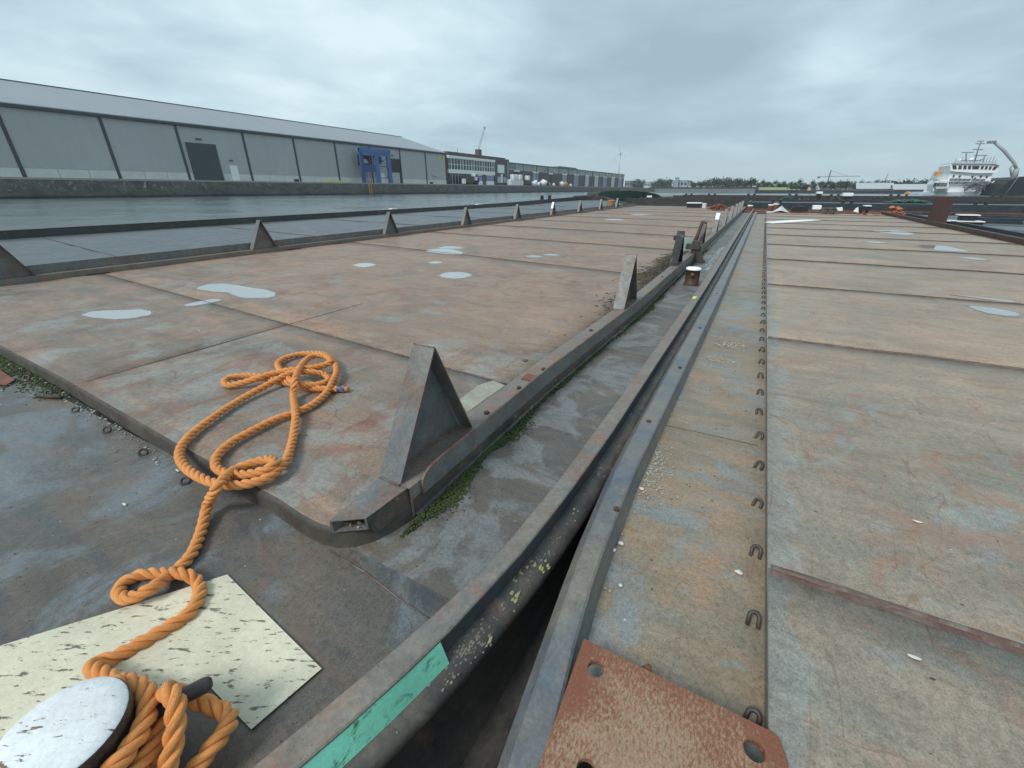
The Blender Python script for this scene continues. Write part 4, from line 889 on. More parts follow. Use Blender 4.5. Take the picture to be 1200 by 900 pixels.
b = MB(); b.box(-20.5, -20.1, 59.9, 60.3, .75, 1.02); b.build('bollard', 'iron', G2)
b = MB(); b.cyl((-11.9, 40.2, .1), .34, .55, 14); b.cyl((-11.9, 40.2, .65), .36, .1, 14, .3)
b.top('fender_drum', 'pile_orange', 'orange and white drum on the left side of the near barge far away', 'drum')
# dark barge on the right, with an open hatch
DB = slab(8.0, 17.6, 5, 38.5, .10, 'hull_blue', 'dark_deck', 'dark grey barge with an open square hatch to the right of the brown barge', .14, 9, rimm='hull_blue')
b = MB(); b.box(9.6, 12.6, 30.2, 30.35, .1, .34); b.box(9.6, 12.6, 33.4, 33.55, .1, .34); b.box(9.6, 9.75, 30.35, 33.4, .1, .34); b.box(12.45, 12.6, 30.35, 33.4, .1, .34); b.build('hatch_frame', 'hull_blue', DB)
b = MB(); b.box(9.76, 12.44, 30.36, 33.39, .1, .13); b.build('hatch_shade', 'black', DB)  # black slab painted as the shade inside the open hatch
for q in range(4):
    b = MB(); b.box(10.9+.35*q, 11.1+.35*q, 30.17, 30.2, .14, .28); b.build('rung', 'steel', DB)
slab(-3.4, 21, 38.7, 43.9, .02, 'rust', 'dark_deck', 'low rusty red pontoon lying across behind the far end of the brown barge', .12, 0, rimm='rust')
slab(-1.2, 24, 44.6, 56, .42, 'hull_blue', 'dark_deck', 'dark blue barge lying across behind the low red pontoon', .16, 0, bols=((1, 46, 1), (6, 46, 1), (14, 46, 1), (20, 46, 1)))
slab(24.6, 52, 42, 52, .34, 'hull_blue', 'dark_deck', 'dark blue barge lying across behind the open hatch on the right', .2, 0, bols=((27, 44, 1), (36, 44, 1)))
slab(-16, 4, 60, 69, .32, 'hull_dark', 'pale_deck', 'barge with a sand coloured deck beyond the rust heap', .14, 0, sheer=.1, bols=((-3, 66, 1.2), (-1, 61, 1.2), (2.5, 61, 1.2)))
slab(4.5, 30, 62, 71, .42, 'hull_dark', 'dark_deck', 'black barge with green nets on deck in the second cross row', .14, 0, bols=((7, 66, 1.3), (12, 68, 1.3), (24, 64, 1.3)))
slab(31, 66, 66, 80, .35, 'hull_dark', 'pale_deck', 'pale decked barge with a white topped cabin in the second cross row', .14, 0, bols=((34, 70, 1.3), (45, 72, 1.3)))
slab(-14, 26, 84, 95, .35, 'hull_dark', 'dark_deck', 'black barge in the third cross row at the edge of the open water', .2, 0, bols=((-12, 88, 1.6), (-8, 86, 1.6), (-2, 87, 1.6), (4, 88, 1.6), (9.5, 87, 1.6), (17, 88, 1.6)), sheer=.1)
slab(27, 78, 90, 104, .3, 'hull_dark', 'dark_deck', 'black barge in the third cross row towards the white ship', .25, 0, bols=((30, 94, 1.6), (38, 94, 1.6), (47, 94, 1.6), (58, 94, 1.6)))
slab(54, 84, 46, 62, .3, 'hull_blue', 'wet_deck', 'grey barge at the right edge in front of the red bottomed ship', .2, 0)
slab(-34, -24, 88, 118, .25, 'hull_dark', 'wet_deck', 'grey barge with a humped deck beyond the green bow', .2, 0, hatch=(-32.5, -25.5, 92, 112, .9))
# round green bow with a white board
GB = thing('barge_bow', 'dark green rounded barge bow with a white board on it', 'barge', (-22, 78, -.95))
pts = []
for i in range(13):
    a = math.pi*i/12; pts.append((-21.6-5.6*math.cos(a), 84-6.5*math.sin(a), .35+1.05*math.sin(a)**.8))
b = MB(); b.grid([[(p[0]*1+.0, p[1]+.6, -.9), (p[0], p[1], p[2]-.02), (p[0], p[1], p[2]+.08), (p[0], p[1]+.35, p[2]+.08), (p[0], p[1]+.4, p[2]-.3)] for p in pts], True); b.build('hull', 'hull_green', GB)
b = MB(); b.prism([(p[0], p[1]+.3) for p in pts]+[(-16, 110), (-27.2, 110)], .2, .34); b.build('deck', 'dark_deck', GB)
b = MB(); b.extr([(-16.932,77.3,0.015), (-16.107,77.3,0.024), (-16.197,77.3,0.688), (-17.02,77.3,0.683)], (0, .05, 0)); b.build('white_board', 'white', GB)

# ------------------------------------------------------------------ small gear on the decks
def gear(name, m, label, cat, p0, p1, y0, y1, bevel=0, amp=0):   # box between two measured corners
    b = MB(); b.box(min(p0[0], p1[0]), max(p0[0], p1[0]), y0, y1, min(p0[2], p1[2]), max(p0[2], p1[2])); return b.top(name, m, label, cat, bevel=bevel)
e = thing('deck_crate', 'dark crate with a whitewashed lid at the far end of the left barge', 'crate', (-5.483,44,0.162))
p0 = (-6.012,44,0.153); p1 = (-4.901,44,0.522)
b = MB(); b.box(p0[0], p1[0], 44, 45.2, .1, p1[2]-.06); b.build('body', 'black', e)
b = MB(); b.box(p0[0]-.05, p1[0]+.05, 43.95, 45.25, p1[2]-.06, p1[2]); b.build('lid', 'white', e)
b = MB(); b.lathe(((-4.594,44,0.19)[0], 44.3, .1), [(.16, 0), (.2, .36), (.21, .38), (.001, .39)], 12); b.top('plastic_bucket', 'white', 'white bucket beside the dark crate at the far end of the left barge', 'bucket')
def pile(name, m, label, cat, x0, x1, y, z0, h, n, r, seed, kind=None):
    random.seed(seed); b = MB()
    for i in range(n):
        x = random.uniform(x0, x1); k = 1-abs((x-(x0+x1)/2)/((x1-x0)/2))**1.5; z = z0+h*k*random.random()
        a = random.uniform(0, 6.28); l = random.uniform(.15, .5)*(x1-x0)/2.5; p = Vector((x, y+random.uniform(-.4, .4)*(x1-x0)/2.5, z))
        pts = [p+Vector((math.cos(a+t*1.1)*l*t, math.sin(a+t*1.1)*l*t*.7, random.uniform(-.04, .06))) for t in (-.5, -.2, .1, .5)]
        b.tube(pts, r*random.uniform(.7, 1.3), 5)
    o = b.top(name, m, label, cat); return o
pile('chain_heap', 'pile_red', 'heap of rust red chain at the far right corner of the left barge', 'chain heap', *((-3.914,41,0.254)[0], (-2.318,41,0.281)[0]), 41, .13, .36, 150, .035, 1)
pile('rope_heap', 'pile_orange', 'heap of faded orange rope at the far right corner of the brown barge', 'rope heap', (7.025,37,0.162)[0], (7.955,37,0.184)[0], 37, .15, .42, 90, .05, 2)
for u, lb in ((1043, 'left orange cushion fender on the orange rope heap'), (1051.5, 'right pale topped cushion fender on the orange rope heap')):
    q = (-160.5,37.2,-2.868); b = MB(); x = {1043: (7.203,37.2,0.411), 1051.5: (7.58,37.2,0.368)}[u][0]; b.blob((x, 36.9, .55 if u < 1050 else .48), .13, (1.3, 1, .8), 2, .2, int(u)); b.top('fender', 'copper_end', lb, 'fender')
b = MB(); random.seed(4)
p0, p1 = (0.332,36.8,0.096), (1.672,36.8,0.126)
b.grid([[(p0[0]+(p1[0]-p0[0])*i/14, 36.6+j*.3, .125+.42*max(0, 1-abs(i-9)/6.5)**1.3*max(0, 1-abs(j-2)/3)+.03*random.random()) for i in range(15)] for j in range(6)]); b.top('tarpaulin', 'tarp', 'pale grey tarpaulin heap at the far left corner of the brown barge', 'tarpaulin')
b = MB(); b.extr([(1.756,36.9,0.217), (2.847,36.9,0.24), (2.627,36.9,0.536), (1.857,36.9,0.534)], (0, .8, 0)); b.top('engine_cover', 'black', 'black box cover beside the pale tarpaulin on the brown barge', 'cover', bevel=.02)
gear('white_crate', 'white', 'white crate between the black cover and the pallet stack', 'crate', (3.019,37,0.363), (3.51,37,0.621), 37, 37.8, .02)
e = thing('pallet_stack', 'low stack of dark pallets at the far end of the brown barge', 'pallets', (4.104,36.6,0.278))
p0, p1 = (3.492,36.6,0.275), (4.457,36.6,0.523)
for k in range(3):
    z = .13+k*(p1[2]-.13)/3
    for j in range(4):
        b = MB(); b.box(p0[0]+.02*k, p1[0]-.03*k, 36.6+j*.26, 36.78+j*.26, z+.06, z+.09); b.build('board', 'pallet', e)
    for j in range(3):
        b = MB(); b.box(p0[0]+.02*k+(p1[0]-p0[0]-.2)*j/2, p0[0]+.12+.02*k+(p1[0]-p0[0]-.2)*j/2, 36.6, 37.5, z, z+.06); b.build('block', 'pallet', e)
b = MB(); b.extr([(4.405,36.5,0.329), (4.656,36.5,0.334), (4.596,36.5,0.56), (4.264,36.5,0.513)], (0, .1, 0)); b.top('white_board', 'white', 'white board leaning on the right end of the pallet stack', 'board')
e = thing('tool_cart', 'black cage cart with a white top rail on the brown barge far end', 'cart', (5.903,37,0.238))
p0, p1 = (5.613,37,0.232), (6.116,37,0.661)
b = MB(); b.box(p0[0], p1[0], 37, 37.7, .32, p1[2]-.05); b.build('body', 'black', e)
b = MB(); b.box(p0[0]+.2, p1[0]+.05, 36.95, 37.75, p1[2]-.05, p1[2]); b.build('rail', 'white', e)
for x in (p0[0]+.08, p1[0]-.12):
    b = MB(); b.box(x-.05, x+.1, 37.05, 37.2, .13, .32); b.build('leg', 'black', e)
b = MB(); b.extr([(5.291,36.9,0.281), (5.575,36.9,0.235), (5.483,36.9,0.567), (5.37,36.9,0.489)], (0, .06, 0)); b.top('white_sheet', 'white', 'white crumpled sheet against the left side of the black cart', 'sheet')
b = MB(); p0, p1 = (5.488,36.2,0.196), (6.736,36.2,0.224)
b.grid([[(p0[0]+(p1[0]-p0[0])*i/12, 36.0+j*.2, .125+.07*random.random()) for i in range(13)] for j in range(5)]); b.top('orange_tarpaulin', 'copper_end', 'flat orange tarpaulin spread in front of the black cart', 'tarpaulin')
# sign cabins among the far barges
for (u0, u1, v0, v1, v2, y, lb) in ((958, 964, 224.5, 227.3, 232, 64, 'small black cabin with a white roof box on the black net barge'), (989, 999.5, 226, 230, 236, 68, 'dark cabin with a large white roof box on the pale decked barge')):
    a = {958: (5.241,64,1.376), 989: (8.267,68,1.228)}[u0]; c_ = {958: (5.799,64,1.127), 989: (9.244,68,0.859)}[u0]; f_ = {958: (5.907,64,0.704), 989: (9.274,68,0.298)}[u0]
    e = thing('deck_cabin', lb, 'cabin', ((a[0]+c_[0])/2, y, f_[2]))
    b = MB(); b.box(a[0], c_[0], y, y+1.6, c_[2], a[2]); b.build('roof_box', 'white', e, bevel=.03)
    b = MB(); b.box(a[0]+.08, c_[0]-.08, y+.1, y+1.5, .3, c_[2]); b.build('wall', 'black', e)
    b = MB(); b.box(a[0]+.25, a[0]+.5, y+.085, y+.1, c_[2]-.3, c_[2]-.05); b.build('window', 'dark_glass', e)
pile('net_heap', 'net_green', 'heap of green netting on the black barge of the second cross row', 'net heap', (1.812,63,0.594)[0], (3.017,63,0.605)[0], 63.5, .48, .4, 70, .05, 6)
pile('scrap_heap', 'pallet', 'heap of brown scrap on the pale decked barge near its cabin', 'scrap heap', (7.087,67,0.482)[0], (8.095,67,0.492)[0], 67.5, .4, .5, 90, .06, 7)
pile('net_heap', 'net_green', 'flat green net lying on the dark blue barge towards the white ship', 'net heap', (11.173,60,0.485)[0]-1, (13.337,60,0.509)[0], 55, .5, .25, 100, .05, 8)
for k, (u, lb) in enumerate(((880, 'leftmost of the white lids on the dark blue cross barge'), (903, 'middle white lid on the rusty drum behind the barge gap'), (909, 'rightmost white lid on the rusty drum behind the barge gap'))):
    x = {880: (-0.864,43,0.44)[0], 903: (0.581,41.5,0.439)[0], 909: (0.917,41.5,0.506)[0]}[u]
    e = thing('lidded_drum', lb, 'drum', (x, 41.5, .03))
    b = MB(); b.cyl((x, 41.5, .03), .19, .36+.07*k, 12); b.build('body', 'rust', e)
    b = MB(); b.cyl((x, 41.5, .39+.07*k), .21, .07, 12, .19); b.build('lid', 'white', e)
# two small workboats at the right
def workboat(x, y, s, cabm, label):
    e = thing('workboat', label, 'boat', (x, y, .1))
    b = MB(); b.prism([(x-1.1*s, y-.4*s), (x-.5*s, y-.55*s), (x+1.0*s, y-.5*s), (x+1.0*s, y+.5*s), (x-.5*s, y+.55*s), (x-1.1*s, y+.4*s)], .1, .1+.18*s); b.build('hull', 'black', e)
    b = MB(); b.prism([(x-1.3*s, y-.5*s), (x-.5*s, y-.62*s), (x+1.05*s, y-.56*s), (x+1.05*s, y+.56*s), (x-.5*s, y+.62*s), (x-1.3*s, y+.5*s)], .1+.18*s, .1+.25*s); b.build('deck', 'white', e)
    b = MB(); b.box(x-.35*s, x+.6*s, y-.35*s, y+.35*s, .1+.25*s, .1+.62*s); b.build('cabin', cabm, e, bevel=.03)
    b = MB(); b.box(x-.2*s, x+.45*s, y-.36*s, y-.352*s, .1+.38*s, .1+.55*s); b.build('window', 'dark_glass', e)
    b = MB(); b.box(x-.5*s, x+.7*s, y-.45*s, y+.45*s, .1+.62*s, .1+.69*s); b.build('roof', 'white', e)
workboat(8.55, 29.2, .62, 'black', 'small dark boat box with white deck and white roof behind the rusty sheet')
workboat(14.0, 28.0, 1.1, 'yellow', 'small yellow cabin boat with white deck at the right picture edge')

# ================================================================== QUAY, WAREHOUSE, OFFICE, SHED (left shore)
qy = MB(); qy.box(-162, -150, -160, 640, -2, 3.72); o = qy.build('quay_wall', 'quay_face'); tag(o, 'weathered dark stone quay wall with pale stains along the far side of the basin', kind='structure')
qy = MB(); qy.box(-420, -150.15, -160, 640, 3.72, 4.15); qy.box(-420, -162.1, -160, 640, -2, 3.6); tag(qy.build('quay_pavement', 'quay_top'), 'pale paved quay in front of the warehouse', kind='structure')
def box_part(name, m, parent, x0, x1, y0, y1, z0, z1, bevel=0):
    b = MB(); b.box(x0, x1, y0, y1, z0, z1); return b.build(name, m, parent, bevel)
WH = thing('warehouse', 'long grey metal warehouse with leaning looking dark pilaster lines on the quay', 'warehouse', (-187, 90, 4.15))
PY = [-32.4, -13.5, 5.3, 24.2, 43.05, 61.9, 79.6, 99.6, 118.5, 137.3, 156.2, 175.2, 194.2, 211.3]
box_part('wall', 'cladding', WH, -217, -157.3, -51, 211, 4.15, 19)
DOORS = {6: (80.9, 90.0, 14.6), 10: (167.4, 174.6, 14.6)}
for i in range(len(PY)-1):
    y0, y1 = PY[i]+.35, PY[i+1]-.35; dr = DOORS.get(i)
    if i == 10: dr = DOORS[10]
    if dr:
        b = MB(); b.box(-157.3, -157, y0, dr[0]-.3, 6.3, 18.8); b.box(-157.3, -157, dr[1]+.3, y1, 6.3, 18.8) if dr[1]+.3 < y1 else None; b.box(-157.3, -157, dr[0]-.3, dr[1]+.3, dr[2]+.3, 18.8)
        b.build('wall_panel', 'cladding', WH)
    else: box_part('wall_panel', 'cladding', WH, -157.3, -157, y0, y1, 6.3, 18.8)
    nb = 3; yy = y0
    for k in range(nb):
        a0, a1 = y0+(y1-y0)*k/nb+.05, y0+(y1-y0)*(k+1)/nb-.05
        if dr:
            if a0 > dr[0]-.3 and a1 < dr[1]+.3: continue
            if a0 < dr[0]-.3 < a1: a1 = dr[0]-.3
            if a0 < dr[1]+.3 < a1: a0 = dr[1]+.3
        box_part('base_block', 'base_block', WH, -157.3, -156.9, a0, a1, 4.15, 6.25)
for y in PY: box_part('pilaster', 'gutter', WH, -157.3, -156.75, y-.3, y+.3, 4.15, 18.9)
box_part('gutter', 'gutter', WH, -157.4, -156.3, -51, 211.6, 18.85, 19.5)
sh = box_part('shutter_door', 'shutter', WH, -157.25, -157.1, 80.9, 90.0, 4.15, 14.6)
for k in range(11): box_part('slat', 'shutter', sh, -157.1, -157.06, 80.95, 89.95, 4.3+k*.94, 5.0+k*.94)
fr = MB(); fr.box(-157.1, -156.9, 80.6, 80.9, 4.15, 14.9); fr.box(-157.1, -156.9, 90, 90.3, 4.15, 14.9); fr.box(-157.1, -156.9, 80.9, 90, 14.6, 14.9); fr.build('door_frame', 'cladding', WH)
box_part('doorway', 'black', WH, -157.25, -157.1, 167.4, 174.6, 4.15, 14.6); box_part('half_shutter', 'cladding', WH, -157.09, -157.0, 167.6, 173.9, 4.15, 8.9)  # black panel stands for the shade inside the open doorway
box_part('side_door', 'white', WH, -157, -156.8, 92.7, 95.2, 4.15, 8.8); box_part('side_door', 'white', WH, -157, -156.8, 161.2, 163.4, 4.15, 8.6)
box_part('lamp', 'gutter', WH, -157, -156.5, 84.4, 86, 15.6, 15.9); box_part('lamp', 'gutter', WH, -157, -156.5, 169.5, 170.6, 16.0, 16.3); box_part('lamp', 'gutter', WH, -157, -156.5, 93.2, 94.2, 10.2, 10.45)
box_part('canopy', 'white_grey', WH, -157, -156.2, 199, 203, 8.2, 8.5)
for i in range(len(PY)-1):
    y0, y1 = PY[i]-(.0 if i else 19)+.04, PY[i+1]-.04; b = MB()
    b.extr([(-156.5, y0, 19.5), (-156.5, y1, 19.5), (-187, y1, 28.3), (-187, y0, 28.3)], (-.1, 0, .25)); b.build('roof_panel', 'roof_sheet', WH)
b = MB(); b.extr([(-187.2, -51, 28.3), (-187.2, 211.4, 28.3), (-217.5, 211.4, 19.5), (-217.5, -51, 19.5)], (.1, 0, .25)); b.build('roof_panel', 'roof_sheet', WH)
b = MB(); b.extr([(-157.3, 210.9, 19), (-187, 210.9, 28.2), (-217, 210.9, 19)], (0, .15, 0)); b.build('gable', 'cladding', WH)
box_part('ridge_cap', 'gutter', WH, -187.5, -186.7, -51, 211.5, 28.45, 28.72)
sg = box_part('number_sign', 'yellow', WH, -156.99, -156.85, 205.8, 209.9, 16.0, 17.7)
tb = bpy.data.curves.new('t', 'FONT'); tb.body = '20'; tb.size = 1.9; tb.extrude = .02; tb.align_x = 'CENTER'; tb.align_y = 'CENTER'
to = bpy.data.objects.new('t', tb); COL.objects.link(to); bpy.context.view_layer.update()
me = bpy.data.meshes.new_from_object(to); bpy.data.objects.remove(to); me.transform(Matrix.Translation(Vector((-156.82, 207.85, 16.85))-org(WH)) @ Matrix.Rotation(R(90), 4, 'Z') @ Matrix.Rotation(R(90), 4, 'X'))
me.materials.append(M('brick_dark')); to = bpy.data.objects.new('lettering', me); COL.objects.link(to); to.parent = sg
# blue hopper frame
BH = thing('loading_hopper', 'blue steel loading frame standing in front of the warehouse', 'hopper', (-153.5, 157, 4.15))
for y, w_, m_ in ((147.9, 1.7, 'blue_dark'), (156.3, 2.3, 'blue_frame'), (164.1, 2.1, 'blue_frame')):
    box_part('column', m_, BH, -152.3, -151.4, y, y+w_, 4.15, 17.3)
box_part('top_beam', 'blue_frame', BH, -152.9, -151.2, 147.9, 166.2, 16.0, 17.6); box_part('side_panel', 'blue_dark', BH, -151.5, -151.3, 149.6, 156.3, 8.4, 11.2)
box_part('side_panel', 'blue_frame', BH, -151.5, -151.3, 149.3, 156.9, 14.9, 16.0); box_part('side_panel', 'blue_frame', BH, -151.5, -151.3, 157.9, 164.9, 14.9, 16.0)
b = MB(); b.extr([(-154.8, 149.5, 15), (-154.8, 156.5, 15), (-154.8, 156.5, 11), (-154.8, 149.5, 11)], (.1, 0, 0)); b.build('opening_shade', 'black', BH); b = MB(); b.extr([(-154.8, 158.6, 15), (-154.8, 164, 15), (-154.8, 164, 12.6), (-154.8, 158.6, 11.2)], (.1, 0, 0)); b.build('opening_shade', 'black', BH)  # black sheets paint the shade seen through the frame openings
b = MB(); b.extr([(-154.6, 151.0, 13.6), (-154.6, 154.0, 13.5), (-154.6, 155.6, 12.0), (-154.6, 152.8, 11.9)], (.15, 0, 0)); b.build('chute', 'white_grey', BH)
box_part('cross_beam', 'blue_dark', BH, -152.2, -151.5, 157.9, 164.9, 10.7, 11.0); box_part('cross_beam', 'blue_dark', BH, -152.2, -151.5, 157.9, 164.9, 6.1, 6.35)
for (ya, za, yb_, zb) in ((157.9, 14.8, 164.9, 11), (157.9, 11, 164.9, 14.8), (163.0, 10.7, 165.2, 6.2), (163.0, 6.3, 165.2, 10.6)):
    b = MB(); b.tube([(-151.7, ya, za), (-151.7, yb_, zb)], .13, 6); b.build('brace', 'blue_dark', BH)
for y in (150.8, 152.7): box_part('ladder_rail', 'blue_dark', BH, -151.9, -151.7, y, y+.18, 4.15, 8.4)
BH.location.y -= 3.2; BH.scale = (1, .97, 1)
# quay furniture
b = MB()
for y in (146.0, 147.4): b.box(-149.95, -149.75, y, y+.25, -.2, 4.1)
for k in range(9): b.box(-149.93, -149.78, 146.2, 147.4, .2+k*.45, .35+k*.45)
b.top('quay_ladder', 'orange_paint', 'orange ladder fixed to the quay wall below the blue hopper', 'ladder')
e = thing('barrier', 'yellow barrier boards lying on the quay before the warehouse', 'barrier', (-151.5, 131, 4.15))
for k in range(3): box_part('board', 'yellow', e, -151.6, -151.2, 124.5+k*3.6, 127.8+k*3.6, 4.15, 4.75)
for y, lb in ((190.5, 'black quay bollard to the left of the 20 sign bay'), (112.5, 'dark quay bollard left of the yellow barrier'), (257, 'dark quay bollard before the white office front'), (36.2, 'brown quay block at the left picture edge')):
    b = MB(); b.cyl((-151.2, y, 4.15), .8 if y > 40 else 1.3, .55, 12); b.cyl((-151.2, y, 4.7), .9, .3, 12); b.top('quay_bollard', 'black' if y > 40 else 'brick_wall', lb, 'bollard')
b = MB(); b.box(-150.2, -149.6, 14, 35.5, 3.0, 4.4); b.top('quay_fender', 'brick_dark', 'dark timber fender beam on the quay at the left edge', 'fender')
# office
OF = thing('office_building', 'brick office with a white framed band of upper windows beside the warehouse', 'office', (-165, 247, 4.15))
box_part('wall', 'brick_wall', OF, -185, -157.4, 213.4, 282.2, 4.15, 18.9)
box_part('wall', 'brick_wall', OF, -185, -159.5, 217, 282.2, 18.9, 20.9); box_part('chimney', 'brick_dark', OF, -166, -163, 255, 258, 20.9, 24.5)
box_part('fascia', 'white', OF, -157.4, -156.2, 213.2, 263.2, 17.3, 18.7); box_part('sill_band', 'white', OF, -157.4, -156.4, 213.2, 263.2, 9.9, 11.9)
box_part('brick_bay', 'brick_dark', OF, -157.4, -156.6, 263.4, 282.2, 4.15, 19.9)
n = 17
for i in range(n):
    y0 = 213.6+i*(49.4/n); w_ = box_part('window', 'dark_glass' if i % 4 else 'glass_grey', OF, -157.35, -157.0, y0, y0+49.4/n-.35, 11.95, 17.25)
    box_part('frame', 'white', w_, -157.35, -156.7, y0+49.4/n-.35, y0+49.4/n, 11.95, 17.25); box_part('frame', 'white', w_, -157.0, -156.8, y0, y0+49.4/n-.35, 14.3, 14.55)
for i in range(8):
    y0 = 214+i*2.9; w_ = box_part('window', 'dark_glass', OF, -157.35, -157.0, y0, y0+2.6, 4.4, 9.6); box_part('frame', 'white_grey', w_, -157.35, -156.8, y0+2.62, y0+2.85, 4.2, 9.7)
for y0, y1 in ((238.6, 248.5), (253.2, 262.4)):
    w_ = box_part('window', 'violet_panel', OF, -157.35, -156.9, y0+.3, y1-.3, 6.4, 8.9); box_part('frame', 'white', w_, -157.35, -156.8, y0, y1, 4.3, 6.4); box_part('frame', 'white', w_, -157.35, -156.85, y0, y1, 9.3, 9.8)
    for k in range(4): box_part('pane', 'glass_grey', w_, -157.35, -156.95, y0+.4+k*(y1-y0)/4, y0+(k+.75)*(y1-y0)/4, 8.92, 9.28)
box_part('door', 'net_green', OF, -157.35, -156.9, 249.3, 251.2, 4.2, 9.2); box_part('drainpipe', 'white_grey', OF, -156.6, -156.3, 280, 280.6, 4.2, 18.6)
box_part('billboard', 'white', OF, -156.6, -156.3, 266.6, 275.2, 11.5, 16.3); box_part('poster', 'white_grey', OF, -156.6, -156.35, 266.6, 270.2, 5.6, 9.2); box_part('poster', 'white', OF, -156.6, -156.3, 270.9, 273, 5.6, 11); box_part('poster', 'white_grey', OF, -156.6, -156.35, 274.6, 278, 5.6, 9.0)
for y in (227, 241, 268): box_part('flagpole', 'mast', OF, -160, -159.8, y, y+.25, 18.9, 23 if y == 227 else 20.5)
# shed
SH = thing('storage_shed', 'long low brick shed with a translucent upper strip and roller doors', 'shed', (-172, 430, 4.15))
box_part('wall', 'brick_wall', SH, -190, -157.4, 282.4, 577, 4.15, 13.9); box_part('roof', 'gutter', SH, -190, -156.6, 282.4, 577.5, 17.9, 18.4)
n = 27; dy = 294.4/n; random.seed(21)
for i in range(n):
    y0 = 282.6+i*dy; box_part('glazing_panel', 'shed_upper' if i % 5 else 'glass_grey', SH, -157.6, -157.2, y0+.5, y0+dy-.1, 14.0, 17.9); box_part('post', 'white_grey' if i % 2 else 'far_grey', SH, -157.4, -156.8, y0-.1, y0+.45, 4.15 if i % 2 == 0 else 13.9, 17.9)
for (u0, u1, m_, z1) in ((((-157,290.887,7.067)[1]), ((-157,298.251,7.174)[1]), 'black', 13), (((-157,320.257,7.493)[1]), ((-157,329.288,7.624)[1]), 'blue_door', 13), (((-157,349.457,7.917)[1]), ((-157,357.206,8.029)[1]), 'black', 12.8), (((-157,378.323,8.336)[1]), ((-157,388.145,8.478)[1]), 'blue_door', 13), (((-157,406.914,8.751)[1]), ((-157,416.867,8.895)[1]), 'far_blue', 13.5), (((-157,436.808,9.184)[1]), ((-157,446.749,9.329)[1]), 'white_grey', 13.5), (((-157,465.089,9.595)[1]), ((-157,476.147,9.755)[1]), 'white_grey', 13.5), (((-157,493.592,10.009)[1]), ((-157,505.837,10.186)[1]), 'far_blue', 13.5), (((-157,523.544,10.443)[1]), ((-157,535.374,10.615)[1]), 'white_grey', 13.5), (((-157,553.094,10.872)[1]), ((-157,566.112,11.061)[1]), 'far_blue', 13.5)):
    box_part('door', m_, SH, -157.35, -157.0, u0, u1, 4.2, z1)
    box_part('lintel', 'white', SH, -157.35, -156.9, u0-.4, u1+.4, z1, z1+.8)
b = MB(); b.extr([(-165, 380, 18.4), (-165, 440, 18.4), (-165, 430, 20.4), (-165, 390, 20.4)], (-15, 0, 0)); b.build('roof_hood', 'far_grey', SH)
# white wrapped bales and gear on the quay
BL = [(597.5, 3.6, 0, 'leftmost white bale on the quay beside the office'), (600.5, 3.3, 0, 'lower left white bale of the big stack on the quay'), (603.5, 3.3, 0, 'lower second white bale of the big stack on the quay'), (606.5, 3.3, 0, 'lower third white bale of the big stack on the quay'), (610, 3.3, 0, 'lower right white bale of the big stack on the quay'),
      (601, 3.3, 1, 'upper left white bale of the big stack on the quay'), (604.5, 3.3, 1, 'upper middle white bale of the big stack on the quay'), (609, 3.3, 1, 'upper right white bale of the big stack on the quay'), (618, 3, 1, 'white bale standing on a dark trailer on the quay')]
BY = [(-153,276.802,5.791)[1], (-153,280.415,5.833)[1], (-153,284.101,5.876)[1], (-153,287.862,5.92)[1], (-153,292.349,5.972)[1], (-153,281.024,5.84)[1], (-153,285.346,5.89)[1], (-153,291.056,5.957)[1], (-153,303.022,6.096)[1]]
for (u, h, lv, lb), y in zip(BL, BY):
    b = MB(); b.box(-154.5, -151.5, y-1.65, y+1.65, 4.15+lv*3.45, 4.15+lv*3.45+h); b.top('wrapped_bale', 'white', lb, 'bale', bevel=.25, group='white bales on the quay')
y = BY[-1]; e = thing('trailer', 'low dark trailer under a white bale on the quay', 'trailer', (-153, y, 4.15)); box_part('bed', 'machine', e, -154.6, -151.4, y-3, y+3, 5.2, 7.5)
for k in (-2, 2):
    b = MB(); b.tube([(-154, y+k, 4.8), (-151.5, y+k, 4.8)], .65, 12); b.build('wheel', 'black', e)
random.seed(31)
for i, (y, m_, s_, lb) in enumerate((((-153,314.348,5.652)[1], 'white', 2.4, 'jagged white sack right of the trailer'), ((-153,320.253,5.712)[1], 'white', 1.6, 'low white sack in the middle of the quay clutter'), ((-153,329.447,5.806)[1], 'white', 3.0, 'tall white sack near the dark doorway of the shed'), ((-153,334.202,5.854)[1], 'machine', 2.6, 'dark machine beside the tall white sack'), ((-153,339.121,5.292)[1], 'white_grey', 1.5, 'grey sack left of the round white tank'), ((-153,349.213,5.38)[1], 'white', 1.4, 'small white tank on the quay before the shed'), ((-153,366.133,6.179)[1], 'white', 2.2, 'round white tank beside the orange digger'), ((-153,373.599,6.917)[1], 'orange_paint', 2.3, 'small orange digger on the quay before the shed'), ((-153,386.631,5.707)[1], 'white', 1.2, 'farthest small white sack on the quay'))):
    b = MB(); b.blob((-152.5, y, 4.15+s_*.7), s_, (1, 1, .8), 2, .3, i); b.blob((-152.2, y+s_*.6, 4.15+s_*.35), s_*.5, (1, 1, .8), 2, .3, i+9); b.top('sack' if 'sack' in lb else 'machine' if m_ in ('machine', 'orange_paint') else 'tank', m_, lb, 'sack' if 'sack' in lb else 'machine' if m_ in ('machine', 'orange_paint') else 'tank')
e = thing('loader_truck', 'white and dark loader truck parked before the office windows', 'truck', (-153.5, 231, 4.15))
